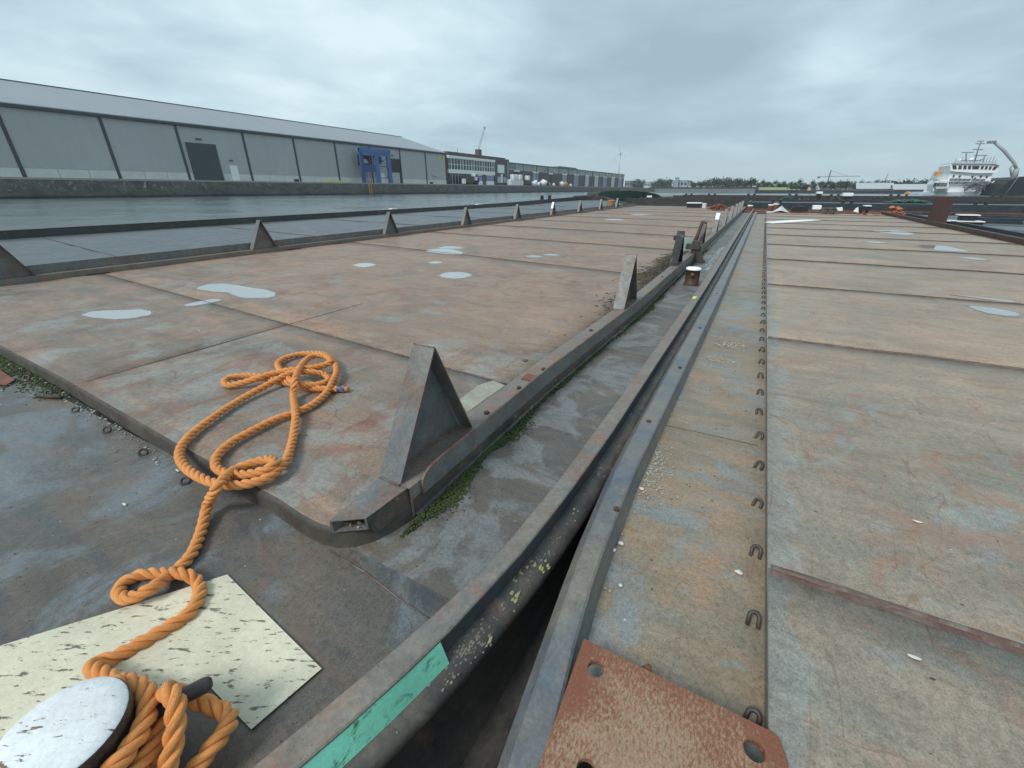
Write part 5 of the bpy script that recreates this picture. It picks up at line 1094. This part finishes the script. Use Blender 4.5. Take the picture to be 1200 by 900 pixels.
box_part('cab', 'white', e, -155, -152, 232.6, 235.6, 6.4, 10.2, .3); box_part('bed', 'machine', e, -155, -152, 224, 232.4, 5.6, 8.6, .2); box_part('bonnet', 'machine', e, -155, -152, 235.6, 237.4, 5.4, 8, .2); box_part('window', 'dark_glass', e, -151.98, -151.9, 233, 235.2, 8.3, 9.7)
for y in (226, 229, 235):
    b = MB(); b.tube([(-155, y, 5.1), (-151.8, y, 5.1)], .95, 14); b.build('wheel', 'black', e)
box_part('box', 'white', e, -153, -151.9, 220.4, 222.8, 4.6, 7.2)
# mobile crane behind the office
CR = thing('lattice_crane', 'grey lattice crane jib rising behind the office roof', 'crane', (-214.7, 330, 4.2))
p0 = Vector((-216, 330, 20)); p1 = Vector((-205.2, 330, 45.8)); dv = (p1-p0).normalized(); sdv = dv.cross(Vector((0, 1, 0)))
for o_ in (-.7, .7):
    b = MB(); b.tube([p0+sdv*o_, p1+sdv*o_*.5], .17, 5); b.build('chord', 'crane_grey', CR)
for k in range(14):
    a_ = p0.lerp(p1, k/14); c_ = p0.lerp(p1, (k+1)/14); s_ = 1-.5*k/14; b = MB(); b.tube([a_+sdv*.7*s_*(1 if k % 2 else -1), c_-sdv*.7*s_*(1 if k % 2 else -1)], .1, 4); b.build('lacing', 'crane_grey', CR)
b = MB(); b.tube([p1, (-204.8, 330, 24)], .06, 4); b.build('hoist_rope', 'crane_grey', CR); b = MB(); b.tube([p1, (-219.5, 330, 22)], .06, 4); b.build('stay_rope', 'crane_grey', CR)
box_part('machine_house', 'machine', CR, -221, -213, 327, 333, 5, 20); box_part('jib_head', 'crane_grey', CR, -205.8, -204.6, 329.5, 330.5, 45.2, 46.6)
# wind turbine
WT = thing('wind_turbine', 'pale wind turbine beyond the end of the shed', 'wind turbine', (-257, 900, 2))
b = MB(); b.tube([(-257, 900, 2), (-257, 900, 63)], [1.6, .9], 10); b.build('tower', 'turbine', WT); box_part('nacelle', 'turbine', WT, -258, -256, 896, 903, 62.4, 65)
for a_ in (96, 216, 336):
    c_, s_ = math.cos(R(a_)), math.sin(R(a_)); L = 18; b = MB(); b.extr([(-257-s_*.3, 895.5, 63.5+c_*.3), (-257+c_*L*.3-s_*1.1, 895.5, 63.5+s_*L*.3+c_*1.1), (-257+c_*L, 895.5, 63.5+s_*L), (-257+s_*.6, 895.5, 63.5-c_*.6)], (0, .4, 0)); b.build('blade', 'turbine', WT)

# ================================================================== FAR SHORE
bk = MB(); bk.prism([(-500, 655), (-120, 520), (-62, 330), (-5, 330), (-4, 2400), (-500, 2400)], -2, 3.0); tag(bk.build('far_quay', 'bank'), 'dark far quay across the water in the middle distance', kind='structure')
bk = MB(); bk.prism([(-3.9, 345), (900, 300), (1600, 2400), (-3.9, 2400)], -2, 1.25); tag(bk.build('far_bank', 'bank'), 'low dark far bank behind the barges on the right', kind='structure')
fd = MB(); fd.prism([(-4.8, 352), (20, 352), (22, 380), (-4.8, 380)], 1.2, 1.3); fd.extr([(-4.8, 352, 1.3), (19, 352, 1.3), (20, 358, 2.9), (-4.8, 358, 2.9)], (0, 6, 0)); tag(fd.build('grass_bank', 'field'), 'yellow green grassy slope on the far bank', kind='structure')
def tree_mesh(h, w, seed, m='leaf', n=420):
    random.seed(seed); b = MB(); fs = []
    cl = [(Vector((random.gauss(0, .26)*w, random.gauss(0, .26)*w, h*(.40+.50*random.random()))), w*random.uniform(.16, .30)) for _ in range(13)]
    for i in range(n):
        c, r = random.choice(cl); p = c+Vector((random.gauss(0, .6), random.gauss(0, .6), random.gauss(0, .6)))*r
        s = w*random.uniform(.05, .10); a = Vector((random.uniform(-1, 1), random.uniform(-1, 1), random.uniform(-1, 1))).normalized()*s; q = a.cross(Vector((random.uniform(-1, 1), random.uniform(-1, 1), random.uniform(-1, 1)))).normalized()*s
        b.add([p-a, p+q, p+a, p-q], [(0, 1, 2, 3)])
    t = MB(); t.tube([(0, 0, 0), (w*.02, 0, h*.3), (-w*.02, w*.02, h*.6)], [w*.06, w*.045, w*.02], 6)
    for k in range(4):
        a = k*1.6; t.tube([(0, 0, h*(.3+.06*k)), (math.cos(a)*w*.28, math.sin(a)*w*.28, h*(.5+.07*k))], [w*.03, w*.01], 5)
    return b, t
PROT = []
def tree(x, y, z, h, w, kind, label, group):
    if len(PROT) <= kind:
        for k in range(len(PROT), kind+1):
            PROT.append(None)
    if PROT[kind] is None:
        e = thing('tree', label, 'tree', (x, y, z), group); ORG[e.name] = Vector()
        b, t = tree_mesh(1, .85 if kind < 3 else 1.25, 50+kind); b.build('crown', 'leaf' if kind != 2 else 'leaf_light', e, fixn=False); t.build('trunk', 'bark', e); PROT[kind] = e
    else:
        e = copy_tree(PROT[kind]); tag(e, label, 'tree', group); e.location = (x, y, z)
    e.scale = (w, w, h); e.rotation_euler = (0, 0, random.uniform(0, 6)); return e
rowu = [(-5.642,360,1.6), (-2.296,360,1.6), (0.508,360,1.6), (3.792,360,1.6), (7.292,360,1.6), (10.509,360,1.6), (13.937,360,1.6), (17.33,360,1.6), (19.97,360,1.6), (26.595,360,1.6), (30.319,360,1.6), (33.542,360,1.6), (36.505,360,1.6), (38.765,360,1.6), (41.456,360,1.6), (44.123,360,1.6), (47.644,360,1.6), (50.692,360,1.6), (54.138,360,1.6), (57.757,360,1.6)]
random.seed(77)
for i, p in enumerate(rowu): tree(p[0], p[1]+random.uniform(-2, 2), 1.25, 5.0+random.uniform(-.6, .5), 3.5+random.uniform(-.4, .5), i % 2, 'dark green tree in the evenly spaced row on the far bank', 'row of trees on the far bank')
grp = 'loose trees on the far shore'
for i, p in enumerate([(-36.024,420,1.6), (-32.907,430,1.6), (-28.633,425,1.6), (-25.419,425,1.6), (-21.85,430,1.6), (-45.994,440,1.6), (-50.884,440,1.6), (-159.184,640,1.6), (-154.534,640,1.6), (-128.729,620,1.6), (-122.247,620,1.6), (-115.831,620,1.6), (-110.534,620,1.6), (-149.916,640,1.6), (-39.553,430,1.6), (-15.844,440,1.6), (-11.345,440,1.6), (-62.46,480,1.6)]):
    tree(p[0], p[1], 3.0, random.uniform(4.2, 6.6)*p[1]/420, random.uniform(4, 5.4)*p[1]/420, 3 + i % 2, 'dark rounded tree standing on the far quay among the low buildings', grp)
for i, p in enumerate([(14.289,345,1.6), (17.069,345,1.6), (19.825,345,1.6), (22.166,346,1.6)]): tree(p[0], p[1], .8, 3.6, 5.2, 2, 'light green bush below the tree row on the far bank', 'bushes on the far bank')
for i, p in enumerate([(71.067,420,1.6), (74.47,420,1.6), (78.797,420,1.6), (81.178,420,1.6), (84.013,420,1.6), (88.223,420,1.6), (92.839,420,1.6), (96.488,420,1.6), (76.4,420,1.6), (86.299,422,1.6)]): tree(p[0], p[1], 1.25, random.uniform(4.4, 5.8), random.uniform(4.4, 6), 3 + i % 2, 'dark tree behind the long grey shed roofs on the right far bank', 'trees behind the far sheds')
tm = MB(); random.seed(5)
for i in range(1500):
    x = random.uniform(-330, 330); y = 900+random.uniform(0, 40); h = 5+3.5*noise.noise(Vector((x*.02, 0, 0))); tm.blob((x, y, 1+h*random.random()), random.uniform(1.2, 2.6), (1.4, 1, 1), 1, .3, i)
tag(tm.build('far_woods', 'leaf'), 'distant line of trees along the horizon', kind='stuff')
def bldg(name, m, label, a, c, dep, wins=0, roofm=None, z0=1.25, wm_='dark_glass'):
    e = thing(name, label, 'building', ((a[0]+c[0])/2, a[1]+dep/2, z0)); b = MB(); x0, x1 = sorted((a[0], c[0])); z1 = max(a[2], c[2]); y = a[1]
    b.box(x0, x1, y, y+dep, z0, z1); b.build('wall', m, e); rf = MB(); rf.box(x0-.2, x1+.2, y-.2, y+dep, z1, z1+.06*(z1-z0)+.15); rf.build('roof', roofm or 'far_grey', e)
    for k in range(wins):
        w = (x1-x0)/wins; q = MB(); q.box(x0+w*(k+.2), x0+w*(k+.8), y-.1, y, z0+(z1-z0)*.45, z0+(z1-z0)*.78); q.build('window', wm_, e)
    return e
bldg('harbour_building', 'far_blue', 'pale blue grey block with a small tower on the far quay', (-108.834,640,2.622), (-91.18,640,11.611), 40, 4, z0=3); bldg('harbour_building', 'far_blue', 'small pale tower at the left end of the blue grey block', (-106.547,636,2.614), (-102.084,636,14.82), 3.5, 0, z0=3)
bldg('harbour_building', 'far_white', 'low white building with dark window band on the far quay', (-72.456,520,2.418), (-52.967,520,7.507), 30, 8, z0=3)
bldg('harbour_building', 'far_grey', 'grey block directly beyond the end of the shed', (-189.063,700,2.774), (-174.823,700,12.801), 30, 4, z0=3); bldg('harbour_building', 'far_white', 'cream house between trees beyond the shed', (-150.601,660,2.685), (-143.463,660,10.612), 12, 3, z0=3)
bldg('harbour_building', 'far_brown', 'brown block on the far quay left of the tree row', (-20.993,450,2.274), (-11.616,450,7.828), 25, 5, z0=3); bldg('harbour_building', 'far_white', 'thin white house beside the tall tree on the far quay', (-45.566,470,2.323), (-41.808,470,7.686), 12, 2, z0=3)
bldg('far_shed', 'far_grey', 'longest pale roofed shed at the left on the right far bank', (42.743,370,1.093), (51.436,370,3.991), 20, 5, 'far_roof')
bldg('far_shed', 'far_white', 'small white shed behind the tree row on the right bank', (32.542,400,1.041), (33.834,400,6.036), 12, 2, 'far_roof'); bldg('far_shed', 'far_grey', 'grey tower block among the row of trees', (53.179,420,1.028), (54.77,420,6.417), 10, 3, 'far_roof')
def gshed(label, a, c, ridge, dep):   # shed whose roof slope faces the basin
    e = thing('far_shed', label, 'shed', ((a[0]+c[0])/2, a[1]+dep/2, 1.25)); x0, x1 = a[0], c[0]; y = a[1]; ze = a[2]
    b = MB(); b.box(x0, x1, y, y+dep, 1.0, ze); b.build('wall', 'far_grey', e); b = MB(); b.extr([(x0, y-.4, ze), (x1, y-.4, ze), (x1, y+dep/2, ridge), (x0, y+dep/2, ridge)], (0, 0, .2)); b.extr([(x0, y+dep/2, ridge), (x1, y+dep/2, ridge), (x1, y+dep, ze), (x0, y+dep, ze)], (0, 0, .2)); b.build('roof', 'far_roof', e)
    for k in range(6): b = MB(); xx = x0+(x1-x0)*(k+.3)/6; b.box(xx, xx+(x1-x0)*.05, y-.1, y, 1.2, ze*.6+.6); b.build('door', 'gutter', e)
gshed('wide pale roofed shed in the middle of the right far bank', (43.58,318,1.772), (60.334,318,1.767), 4.75, 12); gshed('lower pale roofed shed nearest the white ship', (58.584,312,1.436), (73.74,312,1.441), 4.0, 10)
bf = MB(); bf.box(-5, 150, 296, 299, -2, .9); bf.top('long_barge', 'hull_blue', 'long dark blue barge moored along the right far bank', 'barge')
bf = MB(); bf.box(-66, -6, 322, 328, -2, 2.0); bf.top('long_barge', 'far_grey', 'long grey barge moored along the far quay in the centre', 'barge')
bf = MB(); bf.box(56, 90, 250, 256, -1, -.12); bf.top('white_pontoon', 'white_grey', 'flat pale pontoon on the water left of the white ship', 'pontoon')
# tower crane
TCR = thing('tower_crane', 'thin grey tower crane with a long jib behind the tree row', 'crane', (46.6, 500, 1.25))
box_part('tower', 'mast', TCR, 46.1, 47.1, 499.5, 500.5, 1.25, 17); box_part('jib', 'mast', TCR, 38, 69, 499.7, 500.3, 11.8, 12.25); box_part('counterweight', 'mast', TCR, 38, 40.2, 499.4, 500.6, 10.6, 12.2); b = MB(); b.tube([(46.6, 500, 16.8), (60, 500, 12.2)], .1, 4); b.build('tie_bar', 'mast', TCR)
b = MB(); b.tube([(86.2, 500, 3), (87.4, 500, 13.6)], [.7, .25], 6); b.top('crane_jib', 'mast', 'short grey crane jib above the trees on the right bank', 'crane')
# orange cabin on a pole, orange digger
e = thing('pole_beacon', 'orange housing on a dark post before the far sheds', 'beacon', (31.712,150,-0.158)); p0, p1 = (31.049,150,0.369), (31.861,150,1.153)
box_part('housing', 'orange_paint', e, p0[0], p1[0], 150, 151.5, p0[2], p1[2], .2); box_part('post', 'black', e, (p0[0]+p1[0])/2-.2, (p0[0]+p1[0])/2+.2, 150.5, 150.9, -.6, p0[2])
e = thing('excavator', 'small orange excavator on the far bank below the tree row', 'excavator', (22.672,330,0.67)); p0, p1 = (21.543,330,0.855), (23.438,330,1.924); box_part('body', 'orange_paint', e, p0[0], p1[0], 330, 332, 1.0, p1[2]); box_part('cab', 'white_grey', e, p0[0]+.4, p0[0]+1.5, 330.3, 331.7, p1[2], p1[2]+.8)

# ================================================================== WHITE SHIP
S = thing('white_ship', 'white offshore ship with a wide slanted bridge and many masts at the right', 'ship', (66, 250, -.5))
def sp_(name, m, parent, quad, dep, y=240): b = MB(); b.extr(quad, (0, dep, 0)); return b.build(name, m, parent)
sp_('hull', 'ship_hull', S, [(56.72,240,-1.79), (57.538,240,0.53), (69.902,240,0.713), (71.097,240,1.423), (79.619,240,1.025), (79.17,240,-1.591)], 40)
sp_('bulwark', 'white', S, [(70.535,239.8,-0.62), (71.516,239.8,0.718), (76.906,239.8,0.731), (78.439,239.8,0.3), (78.158,239.8,-0.865)], .8)
sp_('superstructure', 'white', S, [(59.356,242,0.371), (59.773,242,4.637), (61.29,242,4.625), (61.125,242,8.199), (73.315,242,7.702), (74.015,242,1.6), (74.896,242,0.42)], 18)
sp_('bridge_roof', 'white_grey', S, [(60.41,240.4,10.608), (60.75,240.4,11.062), (72.307,240.4,10.494), (73.948,240.4,9.727), (74.017,240.4,9.529), (72.193,240.4,10.16)], 15)
sp_('bridge', 'white', S, [(60.796,241,8.026), (60.197,241,10.086), (60.93,241,10.998), (72.304,241,10.38), (73.941,241,9.639), (74.092,241,7.232), (69.915,241,7.153), (67.485,241,7.305)], 14)
for u0, u1 in ((1117, 1121.3), (1123, 1126.8), (1128.8, 1132.4), (1134.2, 1138), (1139.3, 1148), (1149.2, 1152.6), (1154, 1157.5), (1159, 1162), (1163.5, 1169)):
    q = {1117: [(61.372,240.8,8.742), (62.433,240.8,8.722), (61.856,240.8,9.954), (60.771,240.8,9.978)], 1123: [(62.851,240.8,8.714), (63.781,240.8,8.696), (63.541,240.8,9.859), (62.661,240.8,9.878)], 1128.8: [(64.269,240.8,8.687), (65.144,240.8,8.67), (64.901,240.8,9.829), (64.076,240.8,9.847)], 1134.2: [(65.58,240.8,8.662), (66.401,240.8,8.647), (66.223,240.8,9.743), (65.404,240.8,9.761)], 1139.3: [(66.81,240.8,8.639), (68.652,240.8,8.604), (68.537,240.8,9.636), (66.579,240.8,9.678)], 1149.2: [(69.194,240.8,8.537), (69.857,240.8,8.525), (69.834,240.8,9.551), (69.078,240.8,9.567)], 1154: [(70.349,240.8,8.458), (70.962,240.8,8.447), (70.936,240.8,9.471), (70.231,240.8,9.486)], 1159: [(71.451,240.8,8.381), (72.013,240.8,8.371), (72.077,240.8,9.39), (71.377,240.8,9.404)], 1163.5: [(72.52,240.8,8.248), (73.218,240.8,8.235), (73.629,240.8,9.301), (72.563,240.8,9.323)]}[u0]
    sp_('window', 'dark_glass', S, q, .3)
sp_('deckhouse', 'white', S, [(57.841,240.6,0.835), (57.273,240.6,3.428), (57.446,240.6,4.485), (61.533,240.6,4.305), (62.36,240.6,0.995)], 8)
for k_ in range(4):
    q_ = [(57.737,240.2,3.271), (58.773,240.2,3.206), (59.804,240.2,3.141), (60.82,240.2,3.107)][k_]; b = MB(); b.box(q_[0]-.45, q_[0]+.45, 240.3, 240.58, q_[2]-.75, q_[2]+.75); b.build('window', 'dark_glass', S)
for q_ in [(62.333,240.9,5.137), (63.582,240.9,5.095), (64.822,240.9,5.054), (66.055,240.9,5.014), (67.28,240.9,4.973), (68.737,240.9,4.931), (69.944,240.9,4.891), (71.391,240.9,4.82)]: b = MB(); b.box(q_[0]-.5, q_[0]+.5, 241.4, 241.9, q_[2]-.35, q_[2]+.35); b.build('window', 'glass_grey', S)
for za, zb in (((58.824,239.5,2.507), (73.417,239.5,2.473)), ((58.611,239.5,3.171), (73.197,239.5,3.111)), ((60.787,241,11.436), (72.389,241,10.799))): b = MB(); b.tube([za, zb], .07, 4); b.build('railing', 'white_grey', S)
for k_ in range(14):
    u0_, u1_ = (61.44,242,11.002), (72.838,242,10.411); x_ = u0_[0]+(u1_[0]-u0_[0])*k_/13; b = MB(); b.tube([(x_, 242, u0_[2]-.5), (x_, 242, u0_[2]+random.uniform(.4, 1.9))], .09, 4); b.build('antenna', 'mast', S)
b = MB(); q_ = (66.495,244,11.372); b.blob((q_[0], 244, q_[2]+.5), .8, (1, 1, 1), 2, 0, 1); b.build('radome', 'white', S); b = MB(); q_ = (63.056,244,11.461); b.blob((q_[0], 244, q_[2]+.3), .6, (1, 1, 1), 2, 0, 1); b.build('radome', 'white', S)
sp_('deck_edge', 'white_grey', S, [(58.449,240.5,4.446), (73.55,240.5,4.333), (73.62,240.5,4.131), (58.517,240.5,4.235)], 2)
random.seed(12)
SHX = [(62.576,241.5,6.391), (64.355,241.5,6.221), (68.059,241.5,6.03), (68.98,241.5,5.436), (70.407,241.5,6.147), (72.117,241.5,5.982), (60.855,241.5,4.021), (61.861,241.5,4.015), (64.352,241.5,3.999), (66.615,241.5,3.836)]
for q in SHX: b = MB(); b.box(q[0]-.25, q[0]+.25, 241.6, 241.9, q[2]-.3, q[2]+.3); b.build('porthole', 'dark_glass', S)
PB = [(66.807,239,1.896), (72.099,239,4.496), (59.611,239,2.804), (74.961,239,1.6)]
b = MB()
for i in range(90):
    x = random.uniform(PB[0][0], PB[3][0]); z = random.uniform(PB[3][2], PB[1][2]-(PB[1][0]-x)*.15 if x < PB[1][0] else PB[1][2]); a = random.uniform(0, 3.14); l = random.uniform(.6, 1.8)
    b.tube([(x-math.cos(a)*l, 239.5+random.uniform(-3, 2), z-math.sin(a)*l*.6), (x+math.cos(a)*l, 239.5, z+math.sin(a)*l*.6)], .12, 4)
tag(b.build('deck_rigging', 'mast', S), kind='stuff')
sp_('boat_cradle', 'white_grey', S, [(57.652,238,2.654), (61.647,238,2.643), (61.89,238,1.898), (57.94,238,1.751)], 4); sp_('rescue_boat', 'orange_paint', S, [(56.697,239,6.407), (56.773,239,7.737), (57.634,239,8.164), (58.17,239,7.274), (57.405,239,6.547)], 3); sp_('funnel', 'white_grey', S, [(60.449,252,5.407), (60.983,252,8.672), (62.979,252,8.944), (64.346,252,4.746)], 10)
for pth in ([(67.336,243,10.873), (66.884,243,15.012), (66.825,243,17.948)], [(64.859,243,11.078), (63.915,243,14.264)], [(69.734,243,10.814), (69.472,243,12.952)]): b = MB(); b.tube(pth, .22, 5); b.build('mast', 'mast', S)
for pth in ([(62.552,243,14.366), (65.926,243,14.339)], [(65.376,243,15.263), (68.237,243,15.188)], [(66.507,243,13.326), (70.114,243,13.13)], [(65.443,243,17.171), (68.043,243,17.12)], [(65.643,243,17.972), (67.507,243,18.002)], [(63.193,243,11.7), (69.04,243,11.459)], [(68.772,243,11.552), (69.529,243,12.1)]): b = MB(); b.tube(pth, .16, 5); b.build('yard', 'mast', S)
b = MB(); q0, q1 = (73.172,238,4.188), (75.453,238,1.6); b.tube([q0, q1], .45, 6); b.build('gangway', 'white', S)
# dark ship with red bottom and a deck crane
D = thing('cargo_ship', 'black hulled ship with dark red bottom and grey deck crane at the right edge', 'ship', (85, 225, -.5))
sp_('hull', 'ship_black', D, [(71.576,225,-0.038), (72.597,225,3.218), (73.783,225,4.678), (75.588,225,5.504), (79.397,225,5.797), (88.254,225,5.937), (90.653,225,-0.335), (72.155,225,-0.447)], 30)
sp_('hull_bottom', 'ship_red', D, [(72.229,225.2,-0.476), (90.744,225.2,-0.363), (91.98,225.2,-3.595), (73.762,225.2,-3.612)], 30)
for pth, r_ in (([(74.041,226,4.292), (74.25,226,6.677), (73.99,226,7.994)], .8), ([(73.99,226,7.994), (72.805,226,9.844), (69.062,226,13.573), (65.351,226,16.589)], .45), ([(74.629,226,5.616), (74.049,226,8.123)], .6)): b = MB(); b.tube(pth, r_, 8); b.build('crane_arm', 'crane_grey', D)
b = MB(); b.tube([(73.472,226,5.895), (72.411,226,8.286), (72.911,226,9.841)], .25, 6); b.build('crane_stay', 'crane_grey', D); b = MB(); q = (65.061,226,16.5); b.box(q[0]-1.2, q[0]+.9, 225.4, 226.6, q[2]-.5, q[2]+.3); b.build('crane_head', 'mast', D)
b = MB(); b.tube([(74.645,224,5.441), (74.186,224,3.202), (73.413,224,-0.021)], .12, 4); b.build('anchor_chain', 'mast', D)
for k in range(5):
    q = [(73.377,232,3.692), (74.179,232,3.936), (75.167,232,4.26), (76.03,232,4.911), (74.342,232,4.101)][0:5][k]; b = MB(); b.box(q[0]-.5, q[0]+.5, 231, 232, q[2]-1, q[2]+.6); b.build('deck_box', 'far_brown', D)

# ================================================================== HAZE
hzb = MB(); hzb.box(-2600, 2600, -700, 3700, -3.2, 90)
hm = bpy.data.materials.new('haze_air'); hm.use_nodes = True; ht = hm.node_tree; ht.nodes.clear()
hv = N(ht, 'ShaderNodeVolumePrincipled'); hv.inputs['Density'].default_value = .00022; hv.inputs['Color'].default_value = (.92, .96, 1, 1)
ho = N(ht, 'ShaderNodeOutputMaterial'); ht.links.new(hv.outputs[0], ho.inputs['Volume'])
MATS['haze_air'] = hm
tag(hzb.build('haze', 'haze_air'), 'thin damp air over the harbour', kind='stuff')
